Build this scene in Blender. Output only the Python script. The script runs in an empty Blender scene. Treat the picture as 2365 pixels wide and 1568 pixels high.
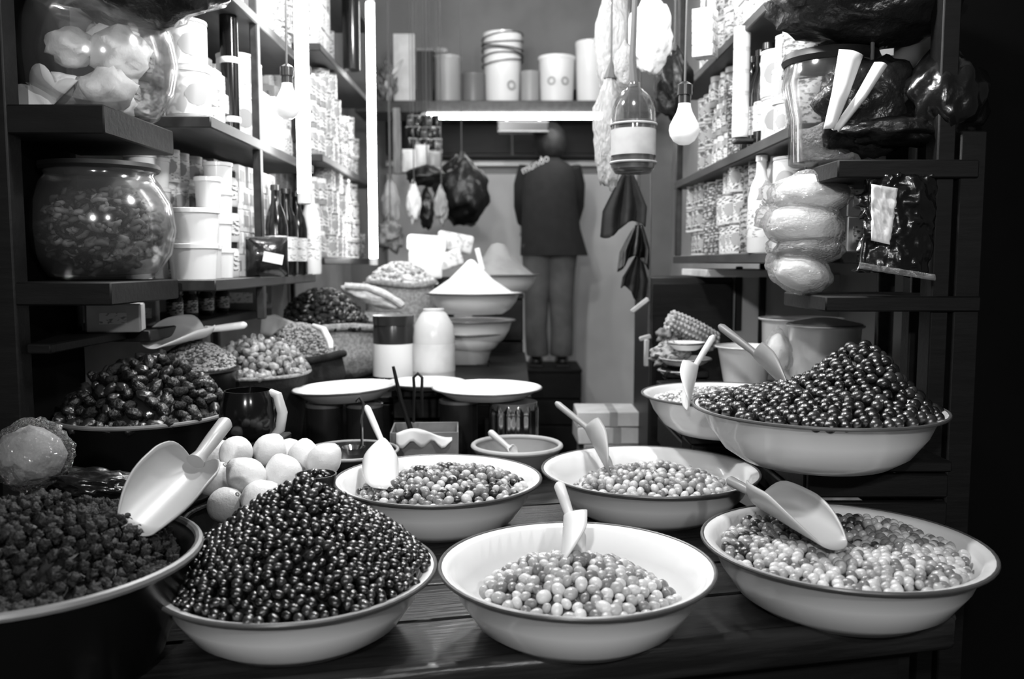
import bpy, bmesh, math, random
from mathutils import Vector, Matrix, noise

random.seed(11)
R = random.random
U_ = random.uniform
SC = bpy.context.scene
COL = SC.collection

# ------------------------------------------------------------------ camera
F = 2000.0                      # focal length in pixels of the 2365 x 1568 frame
PITCH = math.atan((784 - 606) / F)
CAMZ = 1.35
cd = bpy.data.cameras.new('camera')
cd.sensor_width = 36.0
cd.lens = F / 2365.0 * 36.0
cd.clip_start = 0.05
cd.clip_end = 60
cd.dof.use_dof = True
cd.dof.focus_distance = 1.55
cd.dof.aperture_fstop = 3.8
cam = bpy.data.objects.new('camera', cd)
cam.location = (0, 0, CAMZ)
cam.rotation_euler = (math.pi / 2 - PITCH, 0, 0)
COL.objects.link(cam)
SC.camera = cam

# ------------------------------------------------------------------ world and exposure
w = bpy.data.worlds.new('night_street')
SC.world = w
w.use_nodes = True
w.node_tree.nodes['Background'].inputs[0].default_value = (1, 1, 1, 1)
w.node_tree.nodes['Background'].inputs[1].default_value = 0.03
SC.view_settings.view_transform = 'Standard'
SC.view_settings.look = 'None'
SC.view_settings.gamma = 1.0
SC.view_settings.use_curve_mapping = False
SC.view_settings.exposure = 1.05

TUBE_E = 12.0      # emission of the lit fluorescent tubes
LAMPS = [((-0.30, -0.90, 2.10), 50.0, 'left over the street before the counter'), ((0.75, -0.55, 2.15), 20.0, 'right over the street before the counter'),
         ((-0.40, 2.05, 2.38), 24.0, 'over the back of the counter on the left'), ((0.22, 1.62, 2.30), 21.0, 'over the back of the counter on the right'),
         ((-0.15, 2.90, 2.60), 16.0, 'as added fill from the ceiling between the side shelves'), ((-0.05, 4.50, 3.00), 9.0, 'as added fill from the ceiling before the bucket shelf')]   # bare bulbs out of view; the ceiling pair is added fill

def px(x, y, zc):
    """point seen at pixel (x, y) at distance zc along the lens axis"""
    a = (x - 1182.5) / F * zc
    b = (784 - y) / F * zc
    return Vector((a, zc * math.cos(PITCH) + b * math.sin(PITCH),
                   CAMZ - zc * math.sin(PITCH) + b * math.cos(PITCH)))

# ------------------------------------------------------------------ materials (a black and white photograph: greys only)
MATS = {}
def lin(g):
    return ((g + 0.055) / 1.055) ** 2.4 if g > 0.04045 else g / 12.92
def grey(g):
    v = lin(g)
    return (v, v, v, 1)

def M(name, g, rough=0.5, g2=None, scale=20.0, detail=3.0, lo=0.4, hi=0.6, bump=0.0, bscale=60.0,
      metal=0.0, spec=0.5, coat=0.0, emit=0.0, stretch=None, kind='noise', trans=0.0):
    if name in MATS:
        return MATS[name]
    m = bpy.data.materials.new(name)
    m.use_nodes = True
    nt = m.node_tree
    b = nt.nodes['Principled BSDF']
    b.inputs['Base Color'].default_value = grey(g)
    b.inputs['Roughness'].default_value = rough
    b.inputs['Metallic'].default_value = metal
    b.inputs['Specular IOR Level'].default_value = spec
    b.inputs['Coat Weight'].default_value = coat
    b.inputs['Transmission Weight'].default_value = trans
    if emit:
        b.inputs['Emission Color'].default_value = (1, 1, 1, 1)
        b.inputs['Emission Strength'].default_value = emit
    tc = nt.nodes.new('ShaderNodeTexCoord')
    mp = nt.nodes.new('ShaderNodeMapping')
    nt.links.new(tc.outputs['Object'], mp.inputs[0])
    if stretch:
        mp.inputs['Scale'].default_value = stretch
    if g2 is not None:
        if kind == 'noise':
            t = nt.nodes.new('ShaderNodeTexNoise')
            t.inputs['Scale'].default_value = scale
            t.inputs['Detail'].default_value = detail
            out = t.outputs['Fac']
        else:
            t = nt.nodes.new('ShaderNodeTexVoronoi')
            t.inputs['Scale'].default_value = scale
            out = t.outputs['Distance'] if kind == 'voronoi' else t.outputs['Color']
        nt.links.new(mp.outputs[0], t.inputs['Vector'])
        r = nt.nodes.new('ShaderNodeValToRGB')
        r.color_ramp.elements[0].position = lo
        r.color_ramp.elements[1].position = hi
        r.color_ramp.elements[0].color = grey(g)
        r.color_ramp.elements[1].color = grey(g2)
        nt.links.new(out, r.inputs[0])
        nt.links.new(r.outputs[0], b.inputs['Base Color'])
    if bump:
        t2 = nt.nodes.new('ShaderNodeTexNoise')
        t2.inputs['Scale'].default_value = bscale
        t2.inputs['Detail'].default_value = 4
        nt.links.new(mp.outputs[0], t2.inputs['Vector'])
        bn = nt.nodes.new('ShaderNodeBump')
        bn.inputs['Strength'].default_value = bump
        bn.inputs['Distance'].default_value = 0.01
        nt.links.new(t2.outputs['Fac'], bn.inputs['Height'])
        nt.links.new(bn.outputs[0], b.inputs['Normal'])
    MATS[name] = m
    return m

def film(name, g, alpha, rough=0.12, gloss=0.35, bump=0.0, bscale=30):
    """clear glass or plastic film: see-through, a little grey body, a glossy skin"""
    if name in MATS:
        return MATS[name]
    m = bpy.data.materials.new(name)
    m.use_nodes = True
    nt = m.node_tree
    nt.nodes.remove(nt.nodes['Principled BSDF'])
    out = nt.nodes['Material Output']
    tr = nt.nodes.new('ShaderNodeBsdfTransparent')
    df = nt.nodes.new('ShaderNodeBsdfDiffuse')
    df.inputs[0].default_value = grey(g)
    gl = nt.nodes.new('ShaderNodeBsdfGlossy')
    gl.inputs['Roughness'].default_value = rough
    fr = nt.nodes.new('ShaderNodeFresnel')
    fr.inputs[0].default_value = 1.45
    mul = nt.nodes.new('ShaderNodeMath')
    mul.operation = 'MULTIPLY_ADD'
    mul.inputs[1].default_value = 0.55
    mul.inputs[2].default_value = gloss * 0.1
    nt.links.new(fr.outputs[0], mul.inputs[0])
    m1 = nt.nodes.new('ShaderNodeMixShader')
    m1.inputs[0].default_value = alpha
    nt.links.new(tr.outputs[0], m1.inputs[1])
    nt.links.new(df.outputs[0], m1.inputs[2])
    m2 = nt.nodes.new('ShaderNodeMixShader')
    nt.links.new(mul.outputs[0], m2.inputs[0])
    nt.links.new(m1.outputs[0], m2.inputs[1])
    nt.links.new(gl.outputs[0], m2.inputs[2])
    nt.links.new(m2.outputs[0], out.inputs[0])
    if bump:
        t2 = nt.nodes.new('ShaderNodeTexNoise')
        t2.inputs['Scale'].default_value = bscale
        bn = nt.nodes.new('ShaderNodeBump')
        bn.inputs['Strength'].default_value = bump
        bn.inputs['Distance'].default_value = 0.02
        nt.links.new(t2.outputs['Fac'], bn.inputs['Height'])
        nt.links.new(bn.outputs[0], gl.inputs['Normal'])
        nt.links.new(bn.outputs[0], df.inputs['Normal'])
    MATS[name] = m
    return m

M('enamel', 0.88, 0.22, coat=0.3)
M('enamel_chipped', 0.86, 0.25, g2=0.12, scale=9, detail=5, lo=0.70, hi=0.73, coat=0.3)
M('rim', 0.30, 0.35)
M('rim_light', 0.72, 0.35)
M('wood_dark', 0.09, 0.30, g2=0.15, scale=6, detail=6, stretch=(1, 9, 9), bump=0.15, bscale=14)
M('wood_black', 0.035, 0.6, spec=0.25, g2=0.06, scale=6, detail=5, stretch=(1, 6, 6), bump=0.1, bscale=14)
M('wood_board', 0.13, 0.5, g2=0.19, scale=5, detail=5, stretch=(6, 1, 6))
M('wood_pale', 0.62, 0.5, g2=0.50, scale=6, stretch=(8, 8, 1))
M('black', 0.03, 0.5)
M('black_gloss', 0.06, 0.15)
M('side_shade', 0.025, 0.9, spec=0.1, g2=0.04, scale=3)  # near-black: the shadow at the stall's sides is put into this colour
M('plaster_side', 0.72, 0.8, g2=0.66, scale=4)
M('plaster_back', 0.50, 0.8, g2=0.55, scale=2.5)
M('panel_pale', 0.82, 0.7, g2=0.76, scale=2.0)
M('concrete', 0.12, 0.8, g2=0.18, scale=5, bump=0.2)
M('tube_glow', 0.95, 0.3, emit=TUBE_E)
M('tube_back', 0.95, 0.3, emit=15.0)
M('bulb_dim', 0.93, 0.25, emit=0.12)
M('bulb_lit', 0.95, 0.3, emit=25.0)
M('metal_white', 0.80, 0.35)
M('metal_grey', 0.55, 0.3, metal=0.6)
M('chrome', 0.80, 0.12, metal=1.0)
M('white_plastic', 0.88, 0.2)
M('pale_plastic', 0.78, 0.35)
M('mid_plastic', 0.58, 0.4)
M('scoop_grey', 0.62, 0.35)
M('grey_plastic', 0.42, 0.4)
M('dark_plastic', 0.14, 0.25)
M('tub_dark', 0.05, 0.3)
M('carton', 0.62, 0.7, g2=0.55, scale=12)
M('carton_pale', 0.80, 0.65, g2=0.74, scale=12)
M('carton_grey', 0.42, 0.75, g2=0.48, scale=15)
M('paper', 0.88, 0.7)
M('print_a', 0.90, 0.45, g2=0.58, scale=75, stretch=(1, 1, 2.4), detail=2, lo=0.55, hi=0.62)
M('print_b', 0.82, 0.45, g2=0.32, scale=85, stretch=(1, 1, 2.4), detail=2, lo=0.50, hi=0.58)
M('print_c', 0.28, 0.40, g2=0.75, scale=80, stretch=(1, 1, 2.4), detail=2, lo=0.52, hi=0.60)
M('print_d', 0.60, 0.45, g2=0.25, scale=65, stretch=(1, 1, 2.0), detail=3, lo=0.50, hi=0.60)
M('print_e', 0.90, 0.45, g2=0.74, scale=40, detail=1, lo=0.52, hi=0.60)
M('emblem', 0.60, 0.5)
M('emblem_pale', 0.68, 0.5)
M('ink', 0.25, 0.6)
M('clay', 0.42, 0.55, g2=0.47, scale=15)
M('clay_rim', 0.66, 0.5)
M('flour', 0.93, 0.95, bump=0.1, bscale=70)
M('flour_grey', 0.62, 0.95, g2=0.56, scale=9, bump=0.1)
M('olive_black', 0.05, 0.30, spec=0.8, bump=0.1, bscale=250, coat=0.3)
M('olive_dark', 0.15, 0.30, spec=0.8, bump=0.1, bscale=250, coat=0.3)
M('olive_mid', 0.44, 0.24, coat=0.3, bump=0.1, bscale=250)
M('olive_green', 0.62, 0.26, coat=0.3, bump=0.1, bscale=250)
M('olive_pale', 0.76, 0.28, coat=0.25, bump=0.1, bscale=250)
M('olive_bed_dark', 0.05, 0.5)
M('olive_bed_pale', 0.35, 0.5)
M('prune', 0.045, 0.65, spec=0.3, g2=0.09, scale=60, bump=0.7, bscale=140)
M('date', 0.06, 0.4, g2=0.12, scale=60, bump=0.5, bscale=120, coat=0.15)
M('nut', 0.66, 0.5, g2=0.42, scale=70, bump=0.4, bscale=150)
M('grain', 0.60, 0.8)
M('grain_dark', 0.30, 0.8)
M('fruit_pale', 0.86, 0.38, bump=0.12, bscale=180)
M('burlap', 0.62, 0.9, g2=0.5, scale=90, bump=0.5, bscale=200)
M('burlap_pale', 0.84, 0.85, g2=0.76, scale=60, bump=0.3, bscale=120)
M('sack_dark', 0.09, 0.9, bump=0.3, bscale=120)
M('cloth_dark', 0.12, 0.9, g2=0.10, scale=18, bump=0.25, bscale=40)
M('trouser', 0.36, 0.9, g2=0.31, scale=8, bump=0.2, bscale=40)
M('skin', 0.55, 0.55)
M('hair', 0.10, 0.6, bump=0.5, bscale=120)
M('leather', 0.10, 0.35)
M('bread', 0.90, 0.6, bump=0.2, bscale=40)
M('foil_dark', 0.06, 0.25, bump=0.6, bscale=15, coat=0.3)
M('bag_dark', 0.09, 0.3, bump=0.8, bscale=24)
M('bag_black', 0.04, 0.4, bump=0.8, bscale=20)
M('wrap_white', 0.90, 0.45, bump=0.5, bscale=35)
M('stalk', 0.45, 0.7, g2=0.25, scale=30, bump=0.6, bscale=60)
M('stalk_pale', 0.75, 0.7, g2=0.6, scale=60, bump=0.8, bscale=160)
M('cord', 0.30, 0.7)
M('screen_sign', 0.62, 0.4)
film('glass', 0.8, 0.03)
film('glass_dark', 0.10, 0.45)
film('glass_bottle', 0.30, 0.35)
film('film_clear', 0.85, 0.22, bump=0.8, bscale=25)
film('film_milky', 0.75, 0.55, bump=0.8, bscale=18)
film('film_dark', 0.25, 0.5, rough=0.08, bump=0.9, bscale=20)
film('pet_milky', 0.85, 0.75, rough=0.25)

# ------------------------------------------------------------------ mesh helpers
def lathe(bm, prof, seg=32, mtx=None, a0=0.0, a1=2 * math.pi):
    full = abs((a1 - a0) - 2 * math.pi) < 1e-6
    n = seg if full else seg + 1
    rings = []
    for (r, z) in prof:
        if r < 1e-6:
            v = bm.verts.new((0, 0, z))
            rings.append([v] * n)
        else:
            rings.append([bm.verts.new((r * math.cos(a0 + (a1 - a0) * i / seg), r * math.sin(a0 + (a1 - a0) * i / seg), z)) for i in range(n)])
    new = set()
    for a, b in zip(rings[:-1], rings[1:]):
        for i in range(seg):
            j = (i + 1) % n
            q = [a[i], a[j], b[j], b[i]]
            u = []
            for v in q:
                if v not in u:
                    u.append(v)
            if len(u) > 2:
                try:
                    bm.faces.new(u)
                except ValueError:
                    pass
    if mtx is not None:
        vs = set(v for r_ in rings for v in r_)
        bmesh.ops.transform(bm, matrix=mtx, verts=list(vs))

def box(bm, sx, sy, sz, c=(0, 0, 0), bevel=0.0, mtx=None, seg=1):
    r = bmesh.ops.create_cube(bm, size=1.0)
    vs = r['verts']
    for v in vs:
        v.co = Vector((v.co.x * sx, v.co.y * sy, v.co.z * sz))
    if bevel:
        es = list(set(e for v in vs for e in v.link_edges))
        rr = bmesh.ops.bevel(bm, geom=es, offset=bevel, segments=seg, affect='EDGES', profile=0.5)
        vs = list(set(list(rr['verts']) + [v for v in vs if v.is_valid]))
    bmesh.ops.translate(bm, verts=vs, vec=Vector(c))
    if mtx is not None:
        bmesh.ops.transform(bm, matrix=mtx, verts=vs)

def tube(bm, pts, rad, seg=10, cap=True):
    pts = [Vector(p) for p in pts]
    n = len(pts)
    rads = rad if isinstance(rad, (list, tuple)) else [rad] * n
    rings = []
    nrm = None
    for i, p in enumerate(pts):
        t = (pts[min(i + 1, n - 1)] - pts[max(i - 1, 0)]).normalized()
        if nrm is None:
            ref = Vector((0, 0, 1)) if abs(t.z) < 0.9 else Vector((1, 0, 0))
            nrm = t.cross(ref).normalized()
        else:
            nrm = (nrm - t * nrm.dot(t)).normalized()
        bn = t.cross(nrm)
        rings.append([bm.verts.new(p + (nrm * math.cos(2 * math.pi * k / seg) + bn * math.sin(2 * math.pi * k / seg)) * rads[i]) for k in range(seg)])
    for a, b in zip(rings[:-1], rings[1:]):
        for k in range(seg):
            bm.faces.new([a[k], a[(k + 1) % seg], b[(k + 1) % seg], b[k]])
    if cap:
        bm.faces.new(rings[0][::-1])
        bm.faces.new(rings[-1])

def ell(bm, c, rx, ry, rz, sub=2, amp=0.0, freq=8.0, seed=0.0):
    r = bmesh.ops.create_icosphere(bm, subdivisions=sub, radius=1.0)
    s = Vector((seed, seed * 1.7, seed * 0.3))
    for v in r['verts']:
        d = v.co.copy()
        k = 1.0
        if amp:
            k += amp * noise.noise(d * freq * 0.25 + s) + amp * 0.5 * noise.noise(d * freq * 0.6 + s)
        v.co = Vector((d.x * rx * k, d.y * ry * k, d.z * rz * k)) + Vector(c)
    return r['verts']

def grid(bm, nu, nv, fn, closed_v=False):
    g = [[bm.verts.new(fn(i / nu, j / nv)) for j in range(nv + (0 if closed_v else 1))] for i in range(nu + 1)]
    for i in range(nu):
        for j in range(nv):
            k = (j + 1) % nv if closed_v else j + 1
            bm.faces.new([g[i][j], g[i + 1][j], g[i + 1][k], g[i][k]])

def mesh_of(bm, angle=40):
    bmesh.ops.recalc_face_normals(bm, faces=bm.faces)
    me = bpy.data.meshes.new('m')
    bm.to_mesh(me)
    bm.free()
    if angle:
        me.shade_smooth()
        me.set_sharp_from_angle(angle=math.radians(angle))
    return me

def mk(name, bm, mat, parent=None, loc=None, rot=None, angle=40, mtx=None):
    me = bm if isinstance(bm, bpy.types.Mesh) else mesh_of(bm, angle)
    me.name = name
    if mat is not None and not me.materials:
        me.materials.append(MATS[mat] if isinstance(mat, str) else mat)
    o = bpy.data.objects.new(name, me)
    COL.objects.link(o)
    if parent:
        o.parent = parent
    if mtx is not None:
        o.matrix_basis = mtx
    if loc is not None:
        o.location = loc
    if rot is not None:
        o.rotation_euler = rot
    return o

def tag(o, label, cat, group=None, kind=None):
    if label:
        o['label'] = label
    if cat:
        o['category'] = cat
    if group:
        o['group'] = group
    if kind:
        o['kind'] = kind
    return o

def thing(name, label, cat, loc=(0, 0, 0), rot=(0, 0, 0), group=None, mtx=None):
    o = bpy.data.objects.new(name, None)
    o.empty_display_size = 0.05
    COL.objects.link(o)
    if mtx is not None:
        o.matrix_basis = mtx
    else:
        o.location = loc
        o.rotation_euler = rot
    return tag(o, label, cat, group)

def struct(name, bm, mat, **k):
    o = mk(name, bm, mat, **k)
    o['kind'] = 'structure'
    return o

def B():
    return bmesh.new()

def bx(name, sx, sy, sz, c, mat, parent=None, bevel=0.003, **k):
    b = B()
    box(b, sx, sy, sz, (0, 0, 0), bevel)
    return mk(name, b, mat, parent, loc=c, **k)

def solid(o, t, off=0.0):
    md = o.modifiers.new('thickness', 'SOLIDIFY')
    md.thickness = t
    md.offset = off
    return o

def copy_tree(o, parent=None):
    c = o.copy()
    COL.objects.link(c)
    c.parent = parent
    for ch in list(o.children):
        copy_tree(ch, c)
    return c

def text_mesh(s, size, extrude=0.0005):
    cu = bpy.data.curves.new('lettering', 'FONT')
    cu.body = s
    cu.size = size
    cu.extrude = extrude
    cu.align_x = 'CENTER'
    cu.align_y = 'CENTER'
    o = bpy.data.objects.new('lettering', cu)
    COL.objects.link(o)
    dg = bpy.context.evaluated_depsgraph_get()
    me = bpy.data.meshes.new_from_object(o.evaluated_get(dg))
    bpy.data.objects.remove(o)
    bpy.data.curves.remove(cu)
    return me

# ------------------------------------------------------------------ the shell of the stall
TZ = 0.815          # counter top
b = B(); box(b, 5.0, 7.6, 0.05, (0, 2.6, -0.025)); struct('floor', b, 'concrete')
b = B(); box(b, 0.06, 4.2, 3.2, (-1.17, 4.12, 1.6)); struct('wall_left', b, 'plaster_side')
b = B(); box(b, 0.06, 4.2, 3.2, (1.15, 4.12, 1.6)); struct('wall_right', b, 'plaster_side')
b = B(); box(b, 2.26, 0.06, 3.2, (-0.01, 6.19, 1.6)); struct('wall_back', b, 'plaster_back')
b = B(); box(b, 3.6, 5.2, 0.05, (-0.01, 3.62, 3.225)); struct('ceiling', b, 'plaster_back')
b = B(); box(b, 1.5, 0.03, 3.4, (-1.765, 2.03, 1.7)); struct('wall_left_front', b, 'side_shade')
b = B(); box(b, 1.6, 0.03, 3.4, (1.735, 1.915, 1.7)); struct('wall_right_front', b, 'side_shade')
# pale lower panel and dark upper cupboard on the back wall
p0, p1 = px(1040, 392, 6.12), px(1495, 1000, 6.12)
bx('trim_1', 1.75, 0.03, 1.95, (0.0, 6.14, 0.99), 'panel_pale')['kind'] = 'structure'
bx('trim_2', 1.75, 0.05, 0.035, (0.0, 6.12, 2.035), 'metal_white')['kind'] = 'structure'
t = thing('hanging_cupboard', 'dark wooden wall cupboard behind the shopkeeper under the bucket shelf', 'cupboard', (0, 6.05, 2.05))
bx('body', 1.7, 0.2, 0.44, (0, 0, 0.24), 'black', t)
for sx in (-0.43, 0.43):
    d = bx('door', 0.84, 0.02, 0.42, (sx, -0.112, 0.24), 'wood_black', t)
    bx('handle', 0.02, 0.02, 0.10, (-0.34 if sx > 0 else 0.34, -0.02, 0), 'metal_grey', d)

# ------------------------------------------------------------------ counter
TA = math.radians(12.3)
tcorner = px(2190, 1425, 1.30)
TLOC = Vector((tcorner.x, tcorner.y, 0))
tm = Matrix.Translation(TLOC) @ Matrix.Rotation(TA, 4, 'Z')
tab = thing('counter_table', 'dark plank counter table carrying the enamel basins', 'table', mtx=tm)
LEN = 1.58
for i in range(8):
    bx('plank', LEN, 0.138, 0.03, (-LEN / 2, 0.095 + i * 0.142, TZ - 0.015), 'wood_dark', tab, bevel=0.004)
b = B()
box(b, LEN + 0.012, 0.03, 0.055, (-LEN / 2 + 0.006, 0.006, TZ - 0.018), 0.012, seg=3)
mk('edge_moulding', b, 'wood_dark', tab)
b = B()
tube(b, [(0.0, 0.0, TZ + 0.004), (0.018, 0.03, TZ + 0.006), (0.02, 0.12, TZ + 0.006), (0.02, 0.5, TZ + 0.006)], 0.011, 10)
mk('edge_rail', b, 'wood_dark', tab)
bx('apron', LEN - 0.1, 0.022, 0.11, (-LEN / 2, 0.05, TZ - 0.09), 'wood_black', tab)
for lx in (-0.06, -LEN + 0.06):
    for ly in (0.07, 1.1):
        bx('leg', 0.06, 0.06, TZ - 0.03, (lx, ly, (TZ - 0.03) / 2), 'wood_black', tab)

def riser(name, label, x0, x1, y0, y1, z0, z1, mat='wood_black', n=3, slats=True):
    t = thing(name, label, 'crate', ((x0 + x1) / 2, (y0 + y1) / 2, z0))
    w_, d_, h_ = x1 - x0, y1 - y0, z1 - z0
    bx('top_board', w_, d_, 0.02, (0, 0, h_ - 0.01), mat, t)
    for i in range(n):
        hh = (h_ - 0.02) / n
        bx('slat', w_ - 0.01, 0.016, hh - 0.008, (0, -d_ / 2 + 0.01, hh * (i + 0.5)), mat, t)
        bx('slat', 0.016, d_ - 0.04, hh - 0.008, (-w_ / 2 + 0.01, 0, hh * (i + 0.5)), mat, t)
        bx('slat', 0.016, d_ - 0.04, hh - 0.008, (w_ / 2 - 0.01, 0, hh * (i + 0.5)), mat, t)
        bx('slat', w_ - 0.01, 0.016, hh - 0.008, (0, d_ / 2 - 0.01, hh * (i + 0.5)), mat, t)
    return t
RZ = 0.99         # right crate top
riser('wooden_crate', 'dark wooden crate on the counter under the black olive basin', 0.535, 0.80, 1.545, 1.98, TZ, RZ)
BZ = 0.945
riser('wooden_crate', 'low dark crate on the counter under the small grain basin', 0.42, 0.72, 2.00, 2.14, TZ, BZ, n=2)
riser('wooden_crate', 'dark wooden crate behind the black olives under the white pots', 0.43, 0.90, 2.16, 2.56, TZ, 1.0, n=2)
LZ = 0.94          # left step top
riser('wooden_step', 'dark wooden step behind the counter under the sacks and flour bowls', -0.92, 0.06, 2.63, 3.95, 0.0, LZ, n=5)

# ------------------------------------------------------------------ enamel basins
BOWL = [(0, 0), (.52, 0), (.60, .02), (.74, .22), (.86, .58), (.925, .92), (.985, .975), (1.0, .99),
        (.985, 1.0), (.915, .955), (.85, .60), (.73, .25), (.58, .055), (0, .045)]
def basin(label, cx, cy, cz, Rr, H, mat='enamel', rim='rim', tilt=(0, 0, 0), name='enamel_basin', cat='basin', group=None):
    t = thing(name, label, cat, (cx, cy, cz), tilt, group)
    b = B(); lathe(b, [(r * Rr, z * H) for r, z in BOWL], 56)
    mk('body', b, mat, t, angle=60)
    b = B()
    rr = 0.0032
    lathe(b, [(Rr * 0.995 + rr * math.cos(a), H * 0.985 + rr * math.sin(a)) for a in [2 * math.pi * k / 8 for k in range(9)]], 56)
    mk('rim', b, rim, t)
    return t

def inner_r(Rr, H, z):
    pr = [(0.0, .045), (.58, .055), (.73, .25), (.85, .60), (.915, .955), (.985, 1.0)]
    for (r0, z0), (r1, z1) in zip(pr[:-1], pr[1:]):
        if z <= z1 * H:
            k = (z / H - z0) / max(z1 - z0, 1e-6)
            return (r0 + (r1 - r0) * max(0, min(1, k))) * Rr
    return Rr

def heap_points(cx, cy, rx, ry, hf, sp, rot=0.0, tries=9000, mind=0.82, bowl=None):
    """points spread over a heap surface z = hf(u, v), u and v in -1..1"""
    pts = []
    cell = {}
    for _ in range(tries):
        u, v = U_(-1, 1), U_(-1, 1)
        if u * u + v * v > 1:
            continue
        x, y = u * rx, v * ry
        z = hf(u, v)
        k = (int(x / sp + 500), int(y / sp + 500), int(z / sp + 500))
        ok = True
        for a in (-1, 0, 1):
            for c in (-1, 0, 1):
                for d in (-1, 0, 1):
                    for q in cell.get((k[0] + a, k[1] + c, k[2] + d), ()):
                        if (q[0] - x) ** 2 + (q[1] - y) ** 2 + (q[2] - z) ** 2 < (sp * mind) ** 2:
                            ok = False
                            break
        if ok:
            cell.setdefault(k, []).append((x, y, z))
            cr, sr = math.cos(rot), math.sin(rot)
            # slope facing the lens?
            e = 0.02
            gx = (hf(u + e, v) - hf(u - e, v)) / (2 * e * rx)
            gy = (hf(u, v + e) - hf(u, v - e)) / (2 * e * ry)
            n = Vector((-gx, -gy, 1)).normalized()
            P = Vector((cx + x * cr - y * sr, cy + x * sr + y * cr, z))
            if bowl and math.hypot(P.x - bowl[0], P.y - bowl[1]) > inner_r(bowl[3], bowl[4], z - bowl[2]) - sp * (0.35 if z > bowl[2] + bowl[4] * 0.93 else 0.62):
                continue
            vdir = (Vector((0, 0, CAMZ)) - P).normalized()
            pts.append((P, n.dot(vdir)))
    return pts

def bed(name, label, cat, cx, cy, rx, ry, hf, drop, mat, floor_z, n=36, rings=10, rot=0.0, lof=0.7):
    b = B()
    cr, sr = math.cos(rot), math.sin(rot)
    def fn(i, j):
        r = i * 0.995
        a = j * 2 * math.pi
        u, v = r * math.cos(a), r * math.sin(a)
        z = max(hf(u, v) - drop, floor_z)
        return Vector((cx + u * rx * cr - v * ry * sr, cy + u * rx * sr + v * ry * cr, z))
    c = b.verts.new(Vector((cx, cy, hf(0, 0) - drop)))
    g = [[b.verts.new(fn((i + 1) / rings, j / n)) for j in range(n)] for i in range(rings)]
    for j in range(n):
        b.faces.new([c, g[0][j], g[0][(j + 1) % n]])
    for i in range(rings - 1):
        for j in range(n):
            b.faces.new([g[i][j], g[i + 1][j], g[i + 1][(j + 1) % n], g[i][(j + 1) % n]])
    lo = [b.verts.new((v.co.x * lof + cx * (1 - lof), v.co.y * lof + cy * (1 - lof), floor_z)) for v in g[-1]]
    for j in range(n):
        b.faces.new([g[-1][j], lo[j], lo[(j + 1) % n], g[-1][(j + 1) % n]])
    b.faces.new(lo)
    return tag(mk(name, b, mat), label, cat, kind='stuff')

def proto(kind, rx, ry, rz, sub=3, amp=0.0, freq=8, seed=1.0):
    b = B()
    ell(b, (0, 0, 0), rx, ry, rz, sub, amp, freq, seed)
    return mesh_of(b, 180)

class Joiner:
    """many small pieces joined into one mesh"""
    def __init__(self):
        self.v, self.f, self.m, self.c = [], [], [], {}
    def add(self, me, mt, k):
        if me.name not in self.c:
            self.c[me.name] = ([v.co.copy() for v in me.vertices], [tuple(p.vertices) for p in me.polygons])
        vs, fs = self.c[me.name]
        o = len(self.v)
        self.v.extend([mt @ q for q in vs])
        self.f.extend([tuple(i + o for i in q) for q in fs])
        self.m.extend([k] * len(fs))
    def mesh(self, mats):
        me = bpy.data.meshes.new('joined')
        me.from_pydata(self.v, [], self.f)
        me.polygons.foreach_set('material_index', self.m)
        me.shade_smooth()
        for m in mats:
            me.materials.append(m)
        return me

def scatter(name, label, cat, group, pts, protos, mats, limit=300, stuff_label=None, facing=-0.05, jit=0.25, lift=0.0, flat=1.0):
    """separate things on the visible side of a heap; the rest, if any, as one stuff object"""
    vis = [p for p in pts if p[1] > facing]
    vis.sort(key=lambda q: (q[0] - Vector((0, 0, CAMZ))).length)
    mats_ = [MATS[m] for m in mats]
    cache = {}
    def mesh_for(i, m):
        k = (i, m.name)
        if k not in cache:
            me = protos[i].copy()
            me.name = name
            me.materials.clear()
            me.materials.append(m)
            cache[k] = me
        return cache[k]
    for p, _ in vis[:limit]:
        i = random.randrange(len(protos))
        o = bpy.data.objects.new(name, mesh_for(i, random.choice(mats_)))
        COL.objects.link(o)
        o.location = p + Vector((0, 0, lift))
        o.rotation_euler = (U_(-1, 1) * math.pi * flat, U_(-1, 1) * math.pi * flat, U_(-3.14, 3.14))
        s = 1 + U_(-jit, jit) * 0.6
        o.scale = (s, s, s)
        tag(o, label, cat, group)
    rest = vis[limit:]
    if rest:
        jb = Joiner()
        for p, _ in rest:
            mt = Matrix.Translation(p + Vector((0, 0, lift))) @ Matrix.Rotation(U_(-3, 3) * flat, 4, 'X') @ Matrix.Rotation(U_(-3, 3), 4, 'Z')
            jb.add(random.choice(protos), mt, random.randrange(len(mats_)))
        tag(mk(name + '_mass', jb.mesh(mats_), None), stuff_label or label, cat, kind='stuff')
    return len(vis)

def centre(x, y, D, wpx):
    zc = D * F / wpx
    return px(x, y, zc)

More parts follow.
